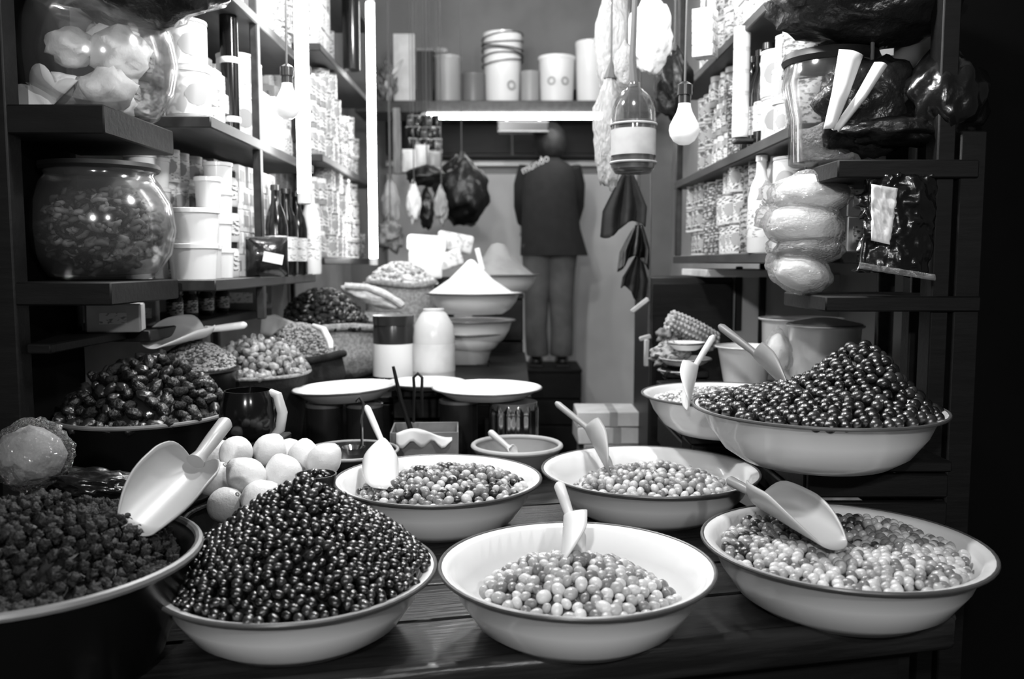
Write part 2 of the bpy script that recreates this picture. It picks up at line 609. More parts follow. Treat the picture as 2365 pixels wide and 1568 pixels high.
# --- front left: black olives heaped in a cone
c = centre(688, 1312, 0.40, 637)
fl = (c.x, c.y); FLH = c.z - TZ
basin('white enamel basin heaped high with black olives beside the big dark tub', c.x, c.y, TZ, 0.20, FLH)
rimz = c.z
def h_fl(u, v):
    r = math.hypot(u, v - 0.12)
    return rimz - 0.004 + 0.128 * max(0.0, 1 - r ** 1.25) + 0.006 * noise.noise(Vector((u * 4, v * 4, 3)))
bed('olive_bed', 'deep mass of black olives under the cone in the front basin', 'olives', c.x, c.y, 0.172, 0.172, h_fl, 0.010, 'olive_bed_dark', TZ + FLH * 0.55)
OB = [proto('o', .0066, .0066, .0084, 3, 0.05, 6, 1), proto('o', .0072, .0072, .0089, 3, 0.06, 6, 5), proto('o', .0062, .0062, .0076, 3, 0.05, 6, 9)]
pts = heap_points(c.x, c.y, 0.190, 0.190, h_fl, 0.0132, tries=40000, bowl=(c.x, c.y, TZ, .20, FLH))
scatter('black_olive', 'shiny black olive in the cone heaped in the front left basin', 'olive', 'black olives in the front left basin',
        pts, OB, ['olive_black', 'olive_black', 'olive_dark', 'olive_black'], 300, 'small glossy black olives covering the rest of the cone', 0.0)

# --- front centre: a few green olives
c = centre(1331, 1300, 0.40, 632)
FCH = c.z - TZ
fc = c.copy()
basin('white enamel basin half empty with pale green olives at the counter edge', c.x, c.y, TZ, 0.20, FCH)
def h_fc(u, v):
    r = math.hypot(u + 0.05, v - 0.1)
    return TZ + 0.048 + 0.052 * max(0.0, 1 - r ** 1.6) + 0.006 * noise.noise(Vector((u * 3, v * 3, 7)))
bed('olive_bed', 'layer of green olives under the small pile in the half empty basin', 'olives', c.x + 0.005, c.y - 0.005, 0.136, 0.136, h_fc, 0.012, 'olive_bed_pale', TZ + 0.012)
OG = [proto('o', .0080, .0080, .0102, 3, 0.05, 6, 2), proto('o', .0089, .0089, .0108, 3, 0.06, 6, 6), proto('o', .0073, .0073, .0093, 3, 0.05, 6, 12)]
pts = heap_points(c.x + 0.005, c.y - 0.005, 0.140, 0.140, h_fc, 0.0168, tries=12000, bowl=(c.x, c.y, TZ, .20, FCH))
scatter('green_olive', 'pale green olive in the small pile of the half empty basin', 'olive', 'green olives in the front centre basin',
        pts, OG, ['olive_green', 'olive_pale', 'olive_mid', 'olive_green'], 300)

# --- front right: small mixed olives
c = centre(1945, 1250, 0.43, 635)
FRH = c.z - TZ
fr = c.copy()
basin('chipped enamel basin of mixed olives on the right counter corner', c.x, c.y, TZ, 0.215, FRH, 'enamel_chipped')
rz_fr = c.z
def h_fr(u, v):
    return rz_fr - 0.018 + 0.026 * (1 - (u * u + v * v)) - 0.028 * math.exp(-((u + 0.05) ** 2 + (v - 0.15) ** 2) * 7) + 0.012 * noise.noise(Vector((u * 2.2, v * 2.2, 1)))
bed('olive_bed', 'mass of mixed olives filling the chipped corner basin', 'olives', c.x, c.y, 0.170, 0.170, h_fr, 0.009, 'olive_bed_pale', TZ + 0.05)
OS = [proto('o', .0074, .0074, .0088, 3, 0.05, 6, 3), proto('o', .0080, .0080, .0094, 3, 0.06, 6, 8)]
pts = heap_points(c.x, c.y, 0.192, 0.192, h_fr, 0.0148, tries=22000, bowl=(c.x, c.y, TZ, .215, FRH))
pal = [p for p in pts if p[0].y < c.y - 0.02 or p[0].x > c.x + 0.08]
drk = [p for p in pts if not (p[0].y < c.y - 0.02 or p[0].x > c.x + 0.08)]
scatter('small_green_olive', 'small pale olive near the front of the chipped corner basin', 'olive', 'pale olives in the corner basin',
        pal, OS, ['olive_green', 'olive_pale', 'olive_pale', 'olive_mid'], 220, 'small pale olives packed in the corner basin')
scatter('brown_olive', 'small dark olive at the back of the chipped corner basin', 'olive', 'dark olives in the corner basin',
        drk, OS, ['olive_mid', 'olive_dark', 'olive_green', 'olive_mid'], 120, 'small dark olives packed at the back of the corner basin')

# --- middle left and right
c = centre(1013, 1102, 0.42, 475)
ml = c.copy(); MLH = c.z - TZ
basin('white enamel basin of mixed olives behind the black olive cone', c.x, c.y, TZ, 0.21, MLH)
rz_ml = c.z
def h_ml(u, v):
    return rz_ml - 0.034 + 0.040 * max(0, 1 - ((u - 0.15) ** 2 + (v - 0.1) ** 2)) + 0.010 * noise.noise(Vector((u * 3, v * 3, 2)))
bed('olive_bed', 'mass of mixed olives filling the middle left basin', 'olives', c.x, c.y, 0.155, 0.155, h_ml, 0.010, 'olive_bed_dark', TZ + 0.04)
pts = heap_points(c.x, c.y, 0.176, 0.176, h_ml, 0.0175, tries=12000, bowl=(c.x, c.y, TZ, .21, MLH))
scatter('mixed_olive', 'brown and green olive in the basin behind the black olive cone', 'olive', 'mixed olives in the middle left basin',
        pts, OG, ['olive_mid', 'olive_dark', 'olive_green', 'olive_pale', 'olive_mid'], 300)

c = centre(1500, 1082, 0.46, 497)
mr = c.copy(); MRH = c.z - TZ
basin('wide enamel basin of pale olives under the raised black olive basin', c.x, c.y, TZ, 0.23, MRH)
rz_mr = c.z
def h_mr(u, v):
    return rz_mr - 0.045 + 0.048 * max(0, 1 - (u ** 2 + (v - 0.05) ** 2)) + 0.010 * noise.noise(Vector((u * 3, v * 3, 4)))
bed('olive_bed', 'mass of pale olives in the wide middle basin', 'olives', c.x + 0.01, c.y - 0.02, 0.150, 0.150, h_mr, 0.010, 'olive_bed_pale', TZ + 0.04)
pts = heap_points(c.x + 0.01, c.y - 0.02, 0.170, 0.170, h_mr, 0.0175, tries=12000, bowl=(c.x, c.y, TZ, .23, MRH))
scatter('pale_olive', 'pale round olive in the wide middle basin', 'olive', 'pale olives in the middle right basin',
        pts, OG, ['olive_green', 'olive_mid', 'olive_pale', 'olive_green'], 300)

# --- upper right: black olives, heaped towards the right
c = centre(1885, 938, 0.44, 558)
tr = c.copy(); TRH = c.z - RZ
basin('raised enamel basin heaped with large black olives on the dark crate', c.x, c.y, RZ, 0.22, TRH, 'enamel_chipped')
rz_tr = c.z
def h_tr(u, v):
    return rz_tr - 0.004 + 0.036 * max(0, 1 - (u * u + v * v)) + 0.085 * math.exp(-(((u - 0.42) / 0.36) ** 2 + ((v - 0.05) / 0.5) ** 2)) * max(0, 1 - (u * u + v * v) ** 3)
bed('olive_bed', 'mass of black olives in the raised basin', 'olives', c.x, c.y, 0.185, 0.185, h_tr, 0.010, 'olive_bed_dark', RZ + 0.06)
OL = [proto('o', .0092, .0092, .0112, 3, 0.04, 6, 4), proto('o', .0100, .0100, .0118, 3, 0.05, 6, 7)]
pts = heap_points(c.x, c.y, 0.210, 0.210, h_tr, 0.0190, tries=16000, bowl=(c.x, c.y, RZ, .22, TRH))
scatter('large_black_olive', 'large black olive in the raised basin on the crate', 'olive', 'black olives in the raised basin',
        pts, OL, ['olive_black', 'olive_black', 'olive_dark'], 300, 'large black olives on the rest of the raised heap', 0.0)

# --- behind it: basin of pale grain
c = centre(1682, 912, 0.40, 390)
br = c.copy(); BRH = c.z - BZ
basin('small enamel basin of pale grain behind the raised black olives', c.x, c.y + 0.02, BZ, 0.20, BRH)
def granules(name, label, cat, cx, cy, rx, ry, hf, size, n, mats, base_drop=0.006, floor_z=None, rot=0.0, aspect=1.6, sub=1):
    """loose grains nobody could count: one object of many small pieces on a solid bed"""
    jb = Joiner()
    tmp = B(); bmesh.ops.create_icosphere(tmp, subdivisions=sub, radius=1.0)
    me0 = bpy.data.meshes.new('tmp'); tmp.to_mesh(me0); tmp.free()
    cr, sr = math.cos(rot), math.sin(rot)
    for _ in range(n):
        while True:
            u, v = U_(-1, 1), U_(-1, 1)
            if u * u + v * v < 1:
                break
        s = size * U_(0.75, 1.25)
        x, y = u * rx, v * ry
        mt = (Matrix.Translation((cx + x * cr - y * sr, cy + x * sr + y * cr, hf(u, v))) @ Matrix.Rotation(U_(-3, 3), 4, 'Z') @ Matrix.Rotation(U_(-1, 1), 4, 'X')
              @ Matrix.Diagonal((s * aspect, s, s * 0.85, 1)))
        jb.add(me0, mt, random.randrange(len(mats)))
    b = B()
    # bed
    nn, rings = 28, 8
    def fn(r, a):
        u, v = r * math.cos(a), r * math.sin(a)
        return Vector((cx + u * rx * cr - v * ry * sr, cy + u * rx * sr + v * ry * cr, hf(u, v) - base_drop))
    cv = b.verts.new(fn(0, 0))
    g = [[b.verts.new(fn((i + 1) / rings, 2 * math.pi * j / nn)) for j in range(nn)] for i in range(rings)]
    for j in range(nn):
        b.faces.new([cv, g[0][j], g[0][(j + 1) % nn]])
        for i in range(rings - 1):
            b.faces.new([g[i][j], g[i + 1][j], g[i + 1][(j + 1) % nn], g[i][(j + 1) % nn]])
    if floor_z is not None:
        lo = [b.verts.new((v.co.x * 0.72 + cx * 0.28, v.co.y * 0.72 + cy * 0.28, min(floor_z, v.co.z - 0.004))) for v in g[-1]]
        for j in range(nn):
            b.faces.new([g[-1][j], lo[j], lo[(j + 1) % nn], g[-1][(j + 1) % nn]])
        b.faces.new(lo)
    me = mesh_of(b, 180)
    jb.add(me, Matrix.Identity(4), 0)
    return tag(mk(name, jb.mesh([MATS[m] for m in mats]), None), label, cat, kind='stuff')
hz = c.z
granules('pale_grain', 'loose pale grain filling the small basin behind the black olives', 'grain', c.x, c.y + 0.02, 0.172, 0.172,
         lambda u, v: hz - 0.018 + 0.03 * (1 - u * u - v * v), 0.0035, 1300, ['grain', 'olive_pale', 'paper'], floor_z=BZ + 0.05)

# --- big dark tub, front left, of prunes
c = px(60, 1285, 1.14)
TUBR = 0.215
tb = c.copy()
t = thing('plastic_tub', 'large dark plastic tub of dried fruit in the near left corner', 'tub', (c.x, c.y, TZ))
hh = c.z - TZ
b = B(); lathe(b, [(0, 0), (TUBR * .72, 0), (TUBR * .78, .01), (TUBR * .97, hh - .012), (TUBR * 1.0, hh - .006), (TUBR * .99, hh), (TUBR * .94, hh - .006), (TUBR * .76, .012), (0, .01)], 56)
mk('body', b, 'tub_dark', t, angle=50)
b = B(); lathe(b, [(TUBR + 0.006 * math.cos(a), hh + 0.006 * math.sin(a)) for a in [2 * math.pi * k / 8 for k in range(9)]], 56)
mk('rim', b, 'grey_plastic', t)
tz_ = c.z
def h_tb(u, v):
    return tz_ - 0.02 + 0.075 * max(0, 1 - ((u + 0.1) ** 2 + (v - 0.25) ** 2)) + 0.012 * noise.noise(Vector((u * 3, v * 3, 9)))
bed('dried_fruit_bed', 'mass of dried dark fruit filling the near tub', 'dried fruit', c.x, c.y, 0.180, 0.180, h_tb, 0.012, 'olive_bed_dark', TZ + 0.05)
PR = [proto('p', .0105, .0085, .007, 3, 0.5, 9, s) for s in (1, 4, 8)]
pts = heap_points(c.x, c.y, 0.184, 0.184, h_tb, 0.0180, tries=12000)
scatter('prune', 'wrinkled dark dried fruit in the near left tub', 'dried fruit', 'dried fruit in the near tub', pts, PR, ['prune'], 300, jit=0.4)

# ------------------------------------------------------------------ scoops
def scoop(label, neck, tip, up, width, depth, hend, mat='white_plastic', hr=0.009, name='scoop', tipw=0.55):
    neck, tip, hend, up = Vector(neck), Vector(tip), Vector(hend), Vector(up)
    y = (tip - neck); L = y.length; y.normalize()
    z = (up - y * up.dot(y)).normalized()
    x = y.cross(z)
    m = Matrix((x, y, z)).transposed().to_4x4()
    m.translation = neck
    t = thing(name, label, 'scoop', mtx=m)
    def fn(i, j):
        u = i ** 1.7
        a = (j * 2 - 1) * math.pi / 2
        q = min(1.0, u / 0.30)
        wv = width / 2 * max(0.02, (1 - (1 - q) ** 2)) ** 0.5
        if u > 0.55:
            wv *= 1 - (1 - tipw) * ((u - 0.55) / 0.45) ** 2
        q = min(1.0, u / 0.14)
        d = depth * max(0.02, (1 - (1 - q) ** 2)) ** 0.5
        e = 1 - 0.8 * max(0, (u - 0.45) / 0.55) ** 1.5
        return Vector((wv * math.sin(a), u * L + (0.06 * L * math.cos(a) if u > 0.99 else 0), d * (1 - math.cos(a)) * e))
    b = B(); grid(b, 20, 16, fn)
    def back(i, j):
        return fn(0, j) * (1 - i) + Vector((0, 0, depth * 0.1)) * i
    o = solid(mk('blade', b, mat, t, angle=80), 0.0025)
    hl = m.inverted() @ hend
    b = B()
    n0 = Vector((0, 0.006, depth * 0.30))
    tube(b, [n0, n0.lerp(hl, .15), n0.lerp(hl, .5), n0.lerp(hl, .93), hl], [hr * 1.15, hr * .85, hr, hr * 1.05, hr * 0.6], 12)
    mk('handle', b, mat, t)
    return t

scoop('large pale plastic scoop stuck in the dried fruit of the near tub', px(452, 1078, 1.36), px(312, 1222, 1.20), (0.30, -0.55, 0.8), 0.100, 0.044, px(524, 972, 1.44), 'scoop_grey', 0.0125)
scoop('pale scoop standing in the mixed olives behind the black olive cone', px(886, 1012, 1.86), px(884, 1122, 1.74), (-0.15, 0.9, 0.3), 0.075, 0.034, px(846, 938, 1.92), 'white_plastic', 0.0075)
scoop('grey scoop with long thin handle in the wide middle basin', px(1352, 992, 2.0), px(1404, 1084, 1.84), (0.3, 0.9, 0.4), 0.085, 0.03, px(1284, 930, 2.06), 'mid_plastic', 0.0075)
scoop('upright scoop standing among the green olives of the half empty basin', px(1303, 1192, 1.38), px(1296, 1312, 1.27), (0.95, 0.25, 0.1), 0.062, 0.036, px(1290, 1116, 1.42), 'pale_plastic', 0.009)
scoop('grey plastic scoop lying across the chipped corner basin', px(1744, 1160, 1.47), px(1920, 1262, 1.26), (0.15, -0.30, 1), 0.088, 0.046, px(1682, 1108, 1.53), 'scoop_grey', 0.0085)
scoop('pale scoop leaning in the small grain basin', px(1612, 848, 2.0), px(1592, 930, 1.86), (-0.2, 0.9, 0.3), 0.068, 0.03, px(1648, 776, 2.05), 'pale_plastic', 0.0075)
scoop('dark bladed scoop with white handle leaning into the raised black olives', px(1742, 826, 1.80), px(1826, 908, 1.62), (0.5, 0.6, 0.6), 0.075, 0.03, px(1662, 752, 1.88), 'grey_plastic', 0.0085)
scoop('pale scoop lying on the grey grain near the jar shelf', px(478, 772, 2.28), px(345, 800, 2.10), (0.15, -0.45, 0.9), 0.095, 0.045, px(568, 750, 2.36), 'white_plastic', 0.010)

# small dark bowl of olives sunk in the top of the cone
pc = px(730, 1112, 1.31)
t = thing('small_bowl', 'small dark bowl of olives set in the top of the olive cone', 'bowl', (pc.x, pc.y, pc.z - 0.02))
b = B(); lathe(b, [(0, 0), (.016, .001), (.028, .014), (.031, .032), (.029, .032), (.026, .016), (0, .004)], 24)
mk('body', b, 'dark_plastic', t)
hp = [(Vector((pc.x + .017 * math.cos(k * 1.05), pc.y + .017 * math.sin(k * 1.05), pc.z + 0.008)), 1) for k in range(6)] + [(Vector((pc.x, pc.y, pc.z + .014)), 1)]
scatter('black_olive', 'black olive in the small dark bowl on top of the cone', 'olive', 'olives in the small dark bowl', hp, OB, ['olive_black', 'olive_dark'], 300)

# ------------------------------------------------------------------ pale round fruit in a dark basket
bc = px(595, 1150, 1.58)
t = thing('basket', 'dark shallow basket of pale round fruit behind the olive cone', 'basket', (bc.x, bc.y, TZ))
bh = 0.075
b = B(); lathe(b, [(0, 0), (.10, 0), (.118, .03), (.13, bh), (.126, bh), (.113, .03), (.095, .008), (0, .006)], 32)
mk('body', b, 'wood_black', t)
b = B(); lathe(b, [(.128 + .005 * math.cos(a), bh + .005 * math.sin(a)) for a in [2 * math.pi * k / 8 for k in range(9)]], 32)
mk('rim', b, 'wood_dark', t)
FR_ = [(545, 1046, 1.62, 'at the upper left of the pile'), (492, 1106, 1.56, 'at the left edge of the pile'), (570, 1102, 1.53, 'in the middle of the pile'),
       (521, 1166, 1.50, 'lowest in front of the pile'), (622, 1040, 1.66, 'at the top of the pile'), (655, 1096, 1.56, 'right of the middle of the pile'),
       (702, 1056, 1.64, 'at the upper right of the pile'), (748, 1064, 1.60, 'at the far right end of the pile'), (600, 1150, 1.49, 'half hidden under the middle fruit'),
       (505, 1052, 1.70, 'behind the upper left fruit'), (668, 1050, 1.70, 'at the back of the pile')]
for i, (x, y, zc, wh) in enumerate(FR_):
    p = px(x, y, zc)
    t = thing('round_fruit', 'pale round fruit ' + wh + ' behind the olive cone', 'fruit', p, (U_(-1, 1), U_(-1, 1), U_(0, 6)), 'pale fruit in the basket')
    b = B()
    rr = 0.0315 * (1.08 if i in (5, 2) else 0.98)
    vs = ell(b, (0, 0, 0), rr, rr, rr * 1.06, 3)
    for v in vs:
        if v.co.z > rr * 0.85:
            v.co.z += (v.co.z - rr * 0.85) * 0.9
    mk('body', b, 'fruit_pale', t, angle=180)
    b = B(); lathe(b, [(0, rr * 1.24), (.004, rr * 1.23), (.005, rr * 1.17), (0, rr * 1.15)], 8)
    mk('stem_scar', b, 'stalk', t)

# shiny wrapped bundles behind the tub
p = px(75, 1050, 1.40)
t = thing('wrapped_bundle', 'round bundle in shiny clear film behind the near tub', 'bundle', p)
b = B(); ell(b, (0, 0, 0), .062, .055, .058, 4, 0.16, 14, 3); mk('film', b, 'film_dark', t, angle=180)
b = B(); ell(b, (-.003, 0, -.004), .052, .046, .048, 3, 0.2, 8, 5); mk('filling', b, 'wrap_white', t, angle=180)
p = px(235, 1118, 1.42)
t = thing('wrapped_packet', 'long low packet in shiny dark film beside the big scoop', 'packet', p, (0, 0.18, 0.2))
b = B(); ell(b, (0, 0, 0), .075, .035, .024, 4, 0.3, 14, 6); mk('film', b, 'foil_dark', t, angle=180)

# ------------------------------------------------------------------ dates, nuts and grains on the left slope
def tub(label, cx, cy, z0, z1, rx, ry, mat, rim, rot=0.0, name='shallow_tub', cat='tub', rimr=0.005):
    t = thing(name, label, cat, (cx, cy, z0), (0, 0, rot))
    h = z1 - z0
    b = B(); lathe(b, [(0, 0), (.70, 0), (.80, .02 * 1), (.97, h - .01), (1.0, h), (.96, h), (.78, .03), (0, .015)], 44, Matrix.Diagonal((rx, ry, 1, 1)))
    mk('body', b, mat, t, angle=50)
    b = B()
    tube(b, [(rx * math.cos(a), ry * math.sin(a), h) for a in [2 * math.pi * k / 44 for k in range(45)]], rimr, 8, cap=False)
    mk('rim', b, rim, t)
    return t
# dates
dc = px(335, 935, 1.93)
tub('dark oval tub of dates below the round glass jars', dc.x, dc.y, TZ, dc.z - 0.02, 0.18, 0.18, 'tub_dark', 'grey_plastic', 0.1)
dz = dc.z - 0.02
def h_dt(u, v):
    return dz + 0.0 + 0.12 * max(0, 1 - ((u + 0.05) ** 2 + (v - 0.25) ** 2) * 0.9) + 0.012 * noise.noise(Vector((u * 3, v * 3, 19)))
bed('date_bed', 'mass of dates filling the dark oval tub', 'dates', dc.x, dc.y, .165, .165, h_dt, 0.014, 'olive_bed_dark', TZ + 0.05, rot=0.1)
DT = [proto('d', .019, .0115, .0105, 3, 0.3, 8, s) for s in (2, 5, 9)]
pts = heap_points(dc.x, dc.y, .17, .17, h_dt, 0.027, 0.1, tries=7000)
scatter('date', 'glossy dark date in the oval tub below the glass jars', 'date', 'dates in the oval tub', pts, DT, ['date', 'date', 'olive_dark', 'prune'], 300, jit=0.3, flat=0.3)

# grey grain under the scoop
gc = px(436, 842, 2.22)
tub('dark shallow tub of grey grain under the lying scoop', gc.x, gc.y + .02, TZ, gc.z - 0.015, 0.112, 0.13, 'tub_dark', 'tub_dark')
gz = gc.z
granules('grey_grain', 'loose grey grain in the tub under the lying scoop', 'grain', gc.x, gc.y + .02, .105, .122, lambda u, v: gz - .008 + .06 * max(0, 1 - u * u - (v - .3) ** 2) , 0.004, 1500, ['grain', 'grain', 'grain_dark'], floor_z=TZ + .1)
# nuts in their shells
nc = px(588, 838, 2.44)
tub('dark sack-lined tub of shelled nuts beside the grey grain', nc.x, nc.y + .03, TZ, nc.z - 0.03, 0.142, 0.160, 'sack_dark', 'burlap', -0.2)
nz = nc.z
def h_nt(u, v):
    return nz - .022 + .085 * max(0, 1 - (u + .15) ** 2 - (v - .3) ** 2) + .01 * noise.noise(Vector((u * 3, v * 3, 29)))
bed('nut_bed', 'mass of nuts under the top layer beside the grey grain', 'nuts', nc.x, nc.y + .03, .130, .146, h_nt, 0.013, 'grain_dark', TZ + .1, rot=-0.2)
NT = [proto('n', .0155, .011, .010, 3, 0.25, 9, s) for s in (1, 6, 11)]
pts = heap_points(nc.x, nc.y + .03, .137, .152, h_nt, 0.0235, -0.2, tries=6000)
scatter('nut', 'pale nut in its shell in the tub beside the grey grain', 'nut', 'nuts in the left tub', pts, NT, ['nut', 'nut', 'olive_green', 'olive_mid'], 300, jit=0.3)
# second grain in a sack with rolled edge
def sack(label, cx, cy, z0, z1, rx, ry, mat, rot=0.0, roll=0.018, seed=1.0):
    t = thing('open_sack', label, 'sack', (cx, cy, z0), (0, 0, rot))
    h = z1 - z0
    def fn(i, j):
        a = j * 2 * math.pi
        prof = [(0.80, 0.0), (1.0, 0.12), (1.06, 0.4), (1.0, 0.75), (0.98, 0.95), (1.0, 1.0)]
        k = i * (len(prof) - 1)
        q = min(int(k), len(prof) - 2); f = k - q
        r = prof[q][0] * (1 - f) + prof[q + 1][0] * f
        zz = prof[q][1] * (1 - f) + prof[q + 1][1] * f
        r *= 1 + 0.05 * noise.noise(Vector((math.cos(a) * 2, math.sin(a) * 2, i * 2 + seed)))
        return Vector((rx * r * math.cos(a), ry * r * math.sin(a), h * zz))
    b = B(); grid(b, 15, 40, fn, True)
    b.faces.new([v for v in b.verts if abs(v.co.z) < 1e-6])
    mk('body', b, mat, t, angle=60)
    b = B()
    tube(b, [((rx * (1 + 0.05 * noise.noise(Vector((math.cos(a) * 2, math.sin(a) * 2, 2 + seed))))) * math.cos(a), ry * (1 + 0.05 * noise.noise(Vector((math.cos(a) * 2, math.sin(a) * 2, 2 + seed)))) * math.sin(a),
              h + 0.006 * math.sin(3 * a + seed)) for a in [2 * math.pi * k / 40 for k in range(41)]], roll, 10, cap=False)
    mk('rolled_edge', b, mat, t, angle=60)
    return t
g2 = px(690, 800, 2.78)
sack('dark sack of speckled grain in front of the burlap sack', g2.x, g2.y + .03, LZ, g2.z - .03, .135, .14, 'sack_dark', 0.2, 0.012, 3)
g2z = g2.z
granules('speckled_grain', 'loose speckled grain heaped in the dark sack', 'grain', g2.x, g2.y + .03, .13, .135, lambda u, v: g2z - .03 + .10 * max(0, 1 - (u + .1) ** 2 - (v - .25) ** 2), 0.0045, 1600, ['grain', 'grain', 'grain_dark', 'nut'], floor_z=LZ + .05)
# price paper and white handle in the grain
p = px(640, 748, 2.80)
b = B(); grid(b, 6, 6, lambda i, j: Vector(((i - .5) * .12, 0.02 * math.sin(i * 3), j * .075 * (1 - 0.6 * abs(i - .35)))))
tag(solid(mk('paper_sheet', b, 'carton', loc=p + Vector((0, 0.02, -.04)), rot=(-0.3, 0.1, 0.2)), 0.001), 'stiff grey paper stuck upright behind the speckled grain', 'paper')
b = B(); tube(b, [px(724, 752, 2.70), px(748, 762, 2.66), px(762, 790, 2.62), px(764, 806, 2.60)], [.007, .011, .011, .007], 12)
tag(mk('curved_handle', b, 'white_plastic'), 'curved white handle sticking out of the speckled grain', 'handle')
# burlap sack of dark dried leaves
d2 = px(762, 742, 3.1)
sack('pale burlap sack of dark dried pods behind the speckled grain', d2.x, d2.y + .05, LZ, d2.z - .02, .165, .15, 'burlap', 0.0, 0.014, 5)
d2z = d2.z
granules('dried_pods', 'dark dried pods heaped in the pale burlap sack', 'dried pods', d2.x, d2.y + .05, .165, .15, lambda u, v: d2z - .02 + .13 * max(0, 1 - (u + .25) ** 2 - (v - .15) ** 2), 0.011, 700, ['prune', 'prune', 'date', 'olive_dark'], floor_z=LZ + .1, aspect=1.7, sub=2)
# pale folded sack edge
p = px(862, 684, 3.35)
t = thing('folded_sack', 'pale folded sack lying beside the dark dried pods', 'sack', p, (0, 0.30, 0.1))
b = B(); ell(b, (0, 0, 0), .115, .06, .036, 4, 0.25, 6, 2); mk('body', b, 'burlap_pale', t, angle=180)
b = B(); tube(b, [(-.11, -.045, .01), (-.03, -.06, .03), (.06, -.055, .02), (.115, -.03, 0)], .012, 8); mk('rolled_edge', b, 'burlap_pale', t)
bx('backing_block', .26, .14, px(862, 720, 3.35).z - LZ, (p.x, p.y + .02, (px(862, 720, 3.35).z + LZ) / 2), 'burlap', bevel=.03)
bo = bpy.data.objects['backing_block']; bo.name = 'full_sack'; tag(bo, 'full burlap sack standing under the pale folded sack', 'sack')
# pale pasta heap in a sack
p = px(925, 655, 3.75)
sack('burlap sack of pale pasta behind the folded sack', p.x, p.y, LZ, p.z, .15, .13, 'burlap', 0.0, .013, 8)
pz = p.z
granules('pasta', 'pale short pasta heaped in the burlap sack', 'pasta', p.x, p.y, .15, .13, lambda u, v: pz + .09 * max(0, 1 - u * u - v * v), 0.0085, 520, ['paper', 'olive_pale', 'nut'], floor_z=LZ + .2, aspect=2.0)

# ------------------------------------------------------------------ flour bowls
def stack_bowls(x, rims, label):
    pass
def bowl_at(label, x, yrim, zc, wpx, H, zbase=None, mat='enamel', rim='rim'):
    p = px(x, yrim, zc)
    Rr = wpx * zc / F / 2
    basin(label, p.x, p.y, p.z - H, Rr, H, mat, rim)
    return p, Rr
zc = 3.5
pb, Rb = bowl_at('upper enamel bowl heaped with white flour on the bowl stack', 1095, 676, zc, 225, 0.085)
bfl = pb.copy(); pb = pb + Vector((-.012, 0, 0))
b = B()
lathe(b, [(0, .135), (.014, .130), (.03, .113), (Rb * .45, .055), (Rb * .85, .002), (Rb * .9, -.006), (Rb * .5, -.05), (0, -.06)], 40)
tag(mk('flour_heap', b, 'flour', loc=pb, angle=60), 'white cone of flour in the top bowl of the stack', 'flour', kind='stuff')
bowl_at('second enamel bowl from the top of the flour bowl stack', 1090, 738, zc, 200, 0.10, mat='enamel')
bowl_at('third enamel bowl down in the flour bowl stack', 1083, 768, zc, 170, 0.075)
q, _ = bowl_at('lowest grey bowl holding up the flour bowl stack', 1078, 780, zc, 130, 0.13, mat='mid_plastic', rim='rim_light')
riser('wooden_block', 'small dark block under the flour bowl stack', q.x - .09, q.x + .09, q.y - .09, q.y + .09, LZ, q.z - .13, n=1)
b = B(); box(b, .02, .004, .09, (0, 0, 0), .001); 
tag(mk('price_card', b, 'paper', loc=px(1108, 598, 3.52), rot=(0, -.25, 0)), 'narrow white price card stuck in the flour cone', 'card')
zc = 4.1
pb2, Rb2 = bowl_at('enamel bowl of grey meal behind the flour cone', 1150, 634, zc, 192, 0.09)
b = B(); lathe(b, [(0, .15), (.03, .142), (Rb2 * .35, .085), (Rb2 * .8, .01), (Rb2 * .9, -.004), (0, -.06)], 36)
tag(mk('meal_heap', b, 'flour_grey', loc=pb2, angle=60), 'grey cone of meal in the bowl behind the flour', 'meal', kind='stuff')
riser('wooden_stand', 'dark wooden stand under the bowl of grey meal', pb2.x - .12, pb2.x + .12, pb2.y - .12, pb2.y + .12, 0.0, pb2.z - .09, n=6)

# ------------------------------------------------------------------ bottles, plates and boxes behind the olives
def bottle(label, p, Rr, prof, mat, capmat, lab=None, labmat='paper', name='bottle', cat='bottle', rot=(0, 0, 0), group=None, caph=.02, capr=None):
    t = thing(name, label, cat, p, rot, group)
    b = B(); lathe(b, [(0, 0)] + [(r * Rr, z) for r, z in prof], 28); mk('body', b, mat, t, angle=50)
    rt, zt = prof[-1]
    cr = capr or rt * Rr * 1.12
    b = B(); lathe(b, [(cr, zt - caph * .5), (cr, zt + caph * .5), (0, zt + caph * .5)], 20); mk('cap', b, capmat, t)
    if lab:
        b = B(); lathe(b, [(Rr * 1.012, lab[0]), (Rr * 1.012, lab[1])], 28); mk('label', b, labmat, t)
    return t
p = px(910, 884, 2.82); h = 0.225; p.z = LZ
bottle('squat dark jar with a large white label beside the pale bottle', p, .066, [(.95, 0), (1, .012), (1, .15), (1, .20), (.9, .225)], 'dark_plastic', 'dark_plastic', (.045, .15), 'paper', name='jar', cat='jar', caph=.03)
p = px(1003, 886, 2.82); p.z = LZ
bottle('large milky plastic bottle right of the white labelled jar', p, .068, [(.95, 0), (1, .012), (1, .17), (.92, .21), (.62, .245), (.45, .255)], 'pet_milky', 'pale_plastic', (.06, .15), 'carton_pale', name='bottle', caph=.012)
bm_ = B(); lathe(bm_, [(0, .004), (.062, .006), (.063, .165), (0, .166)], 24)
tag(mk('pale_liquid', bm_, 'pale_plastic', loc=p), 'pale liquid inside the large milky bottle', 'liquid')

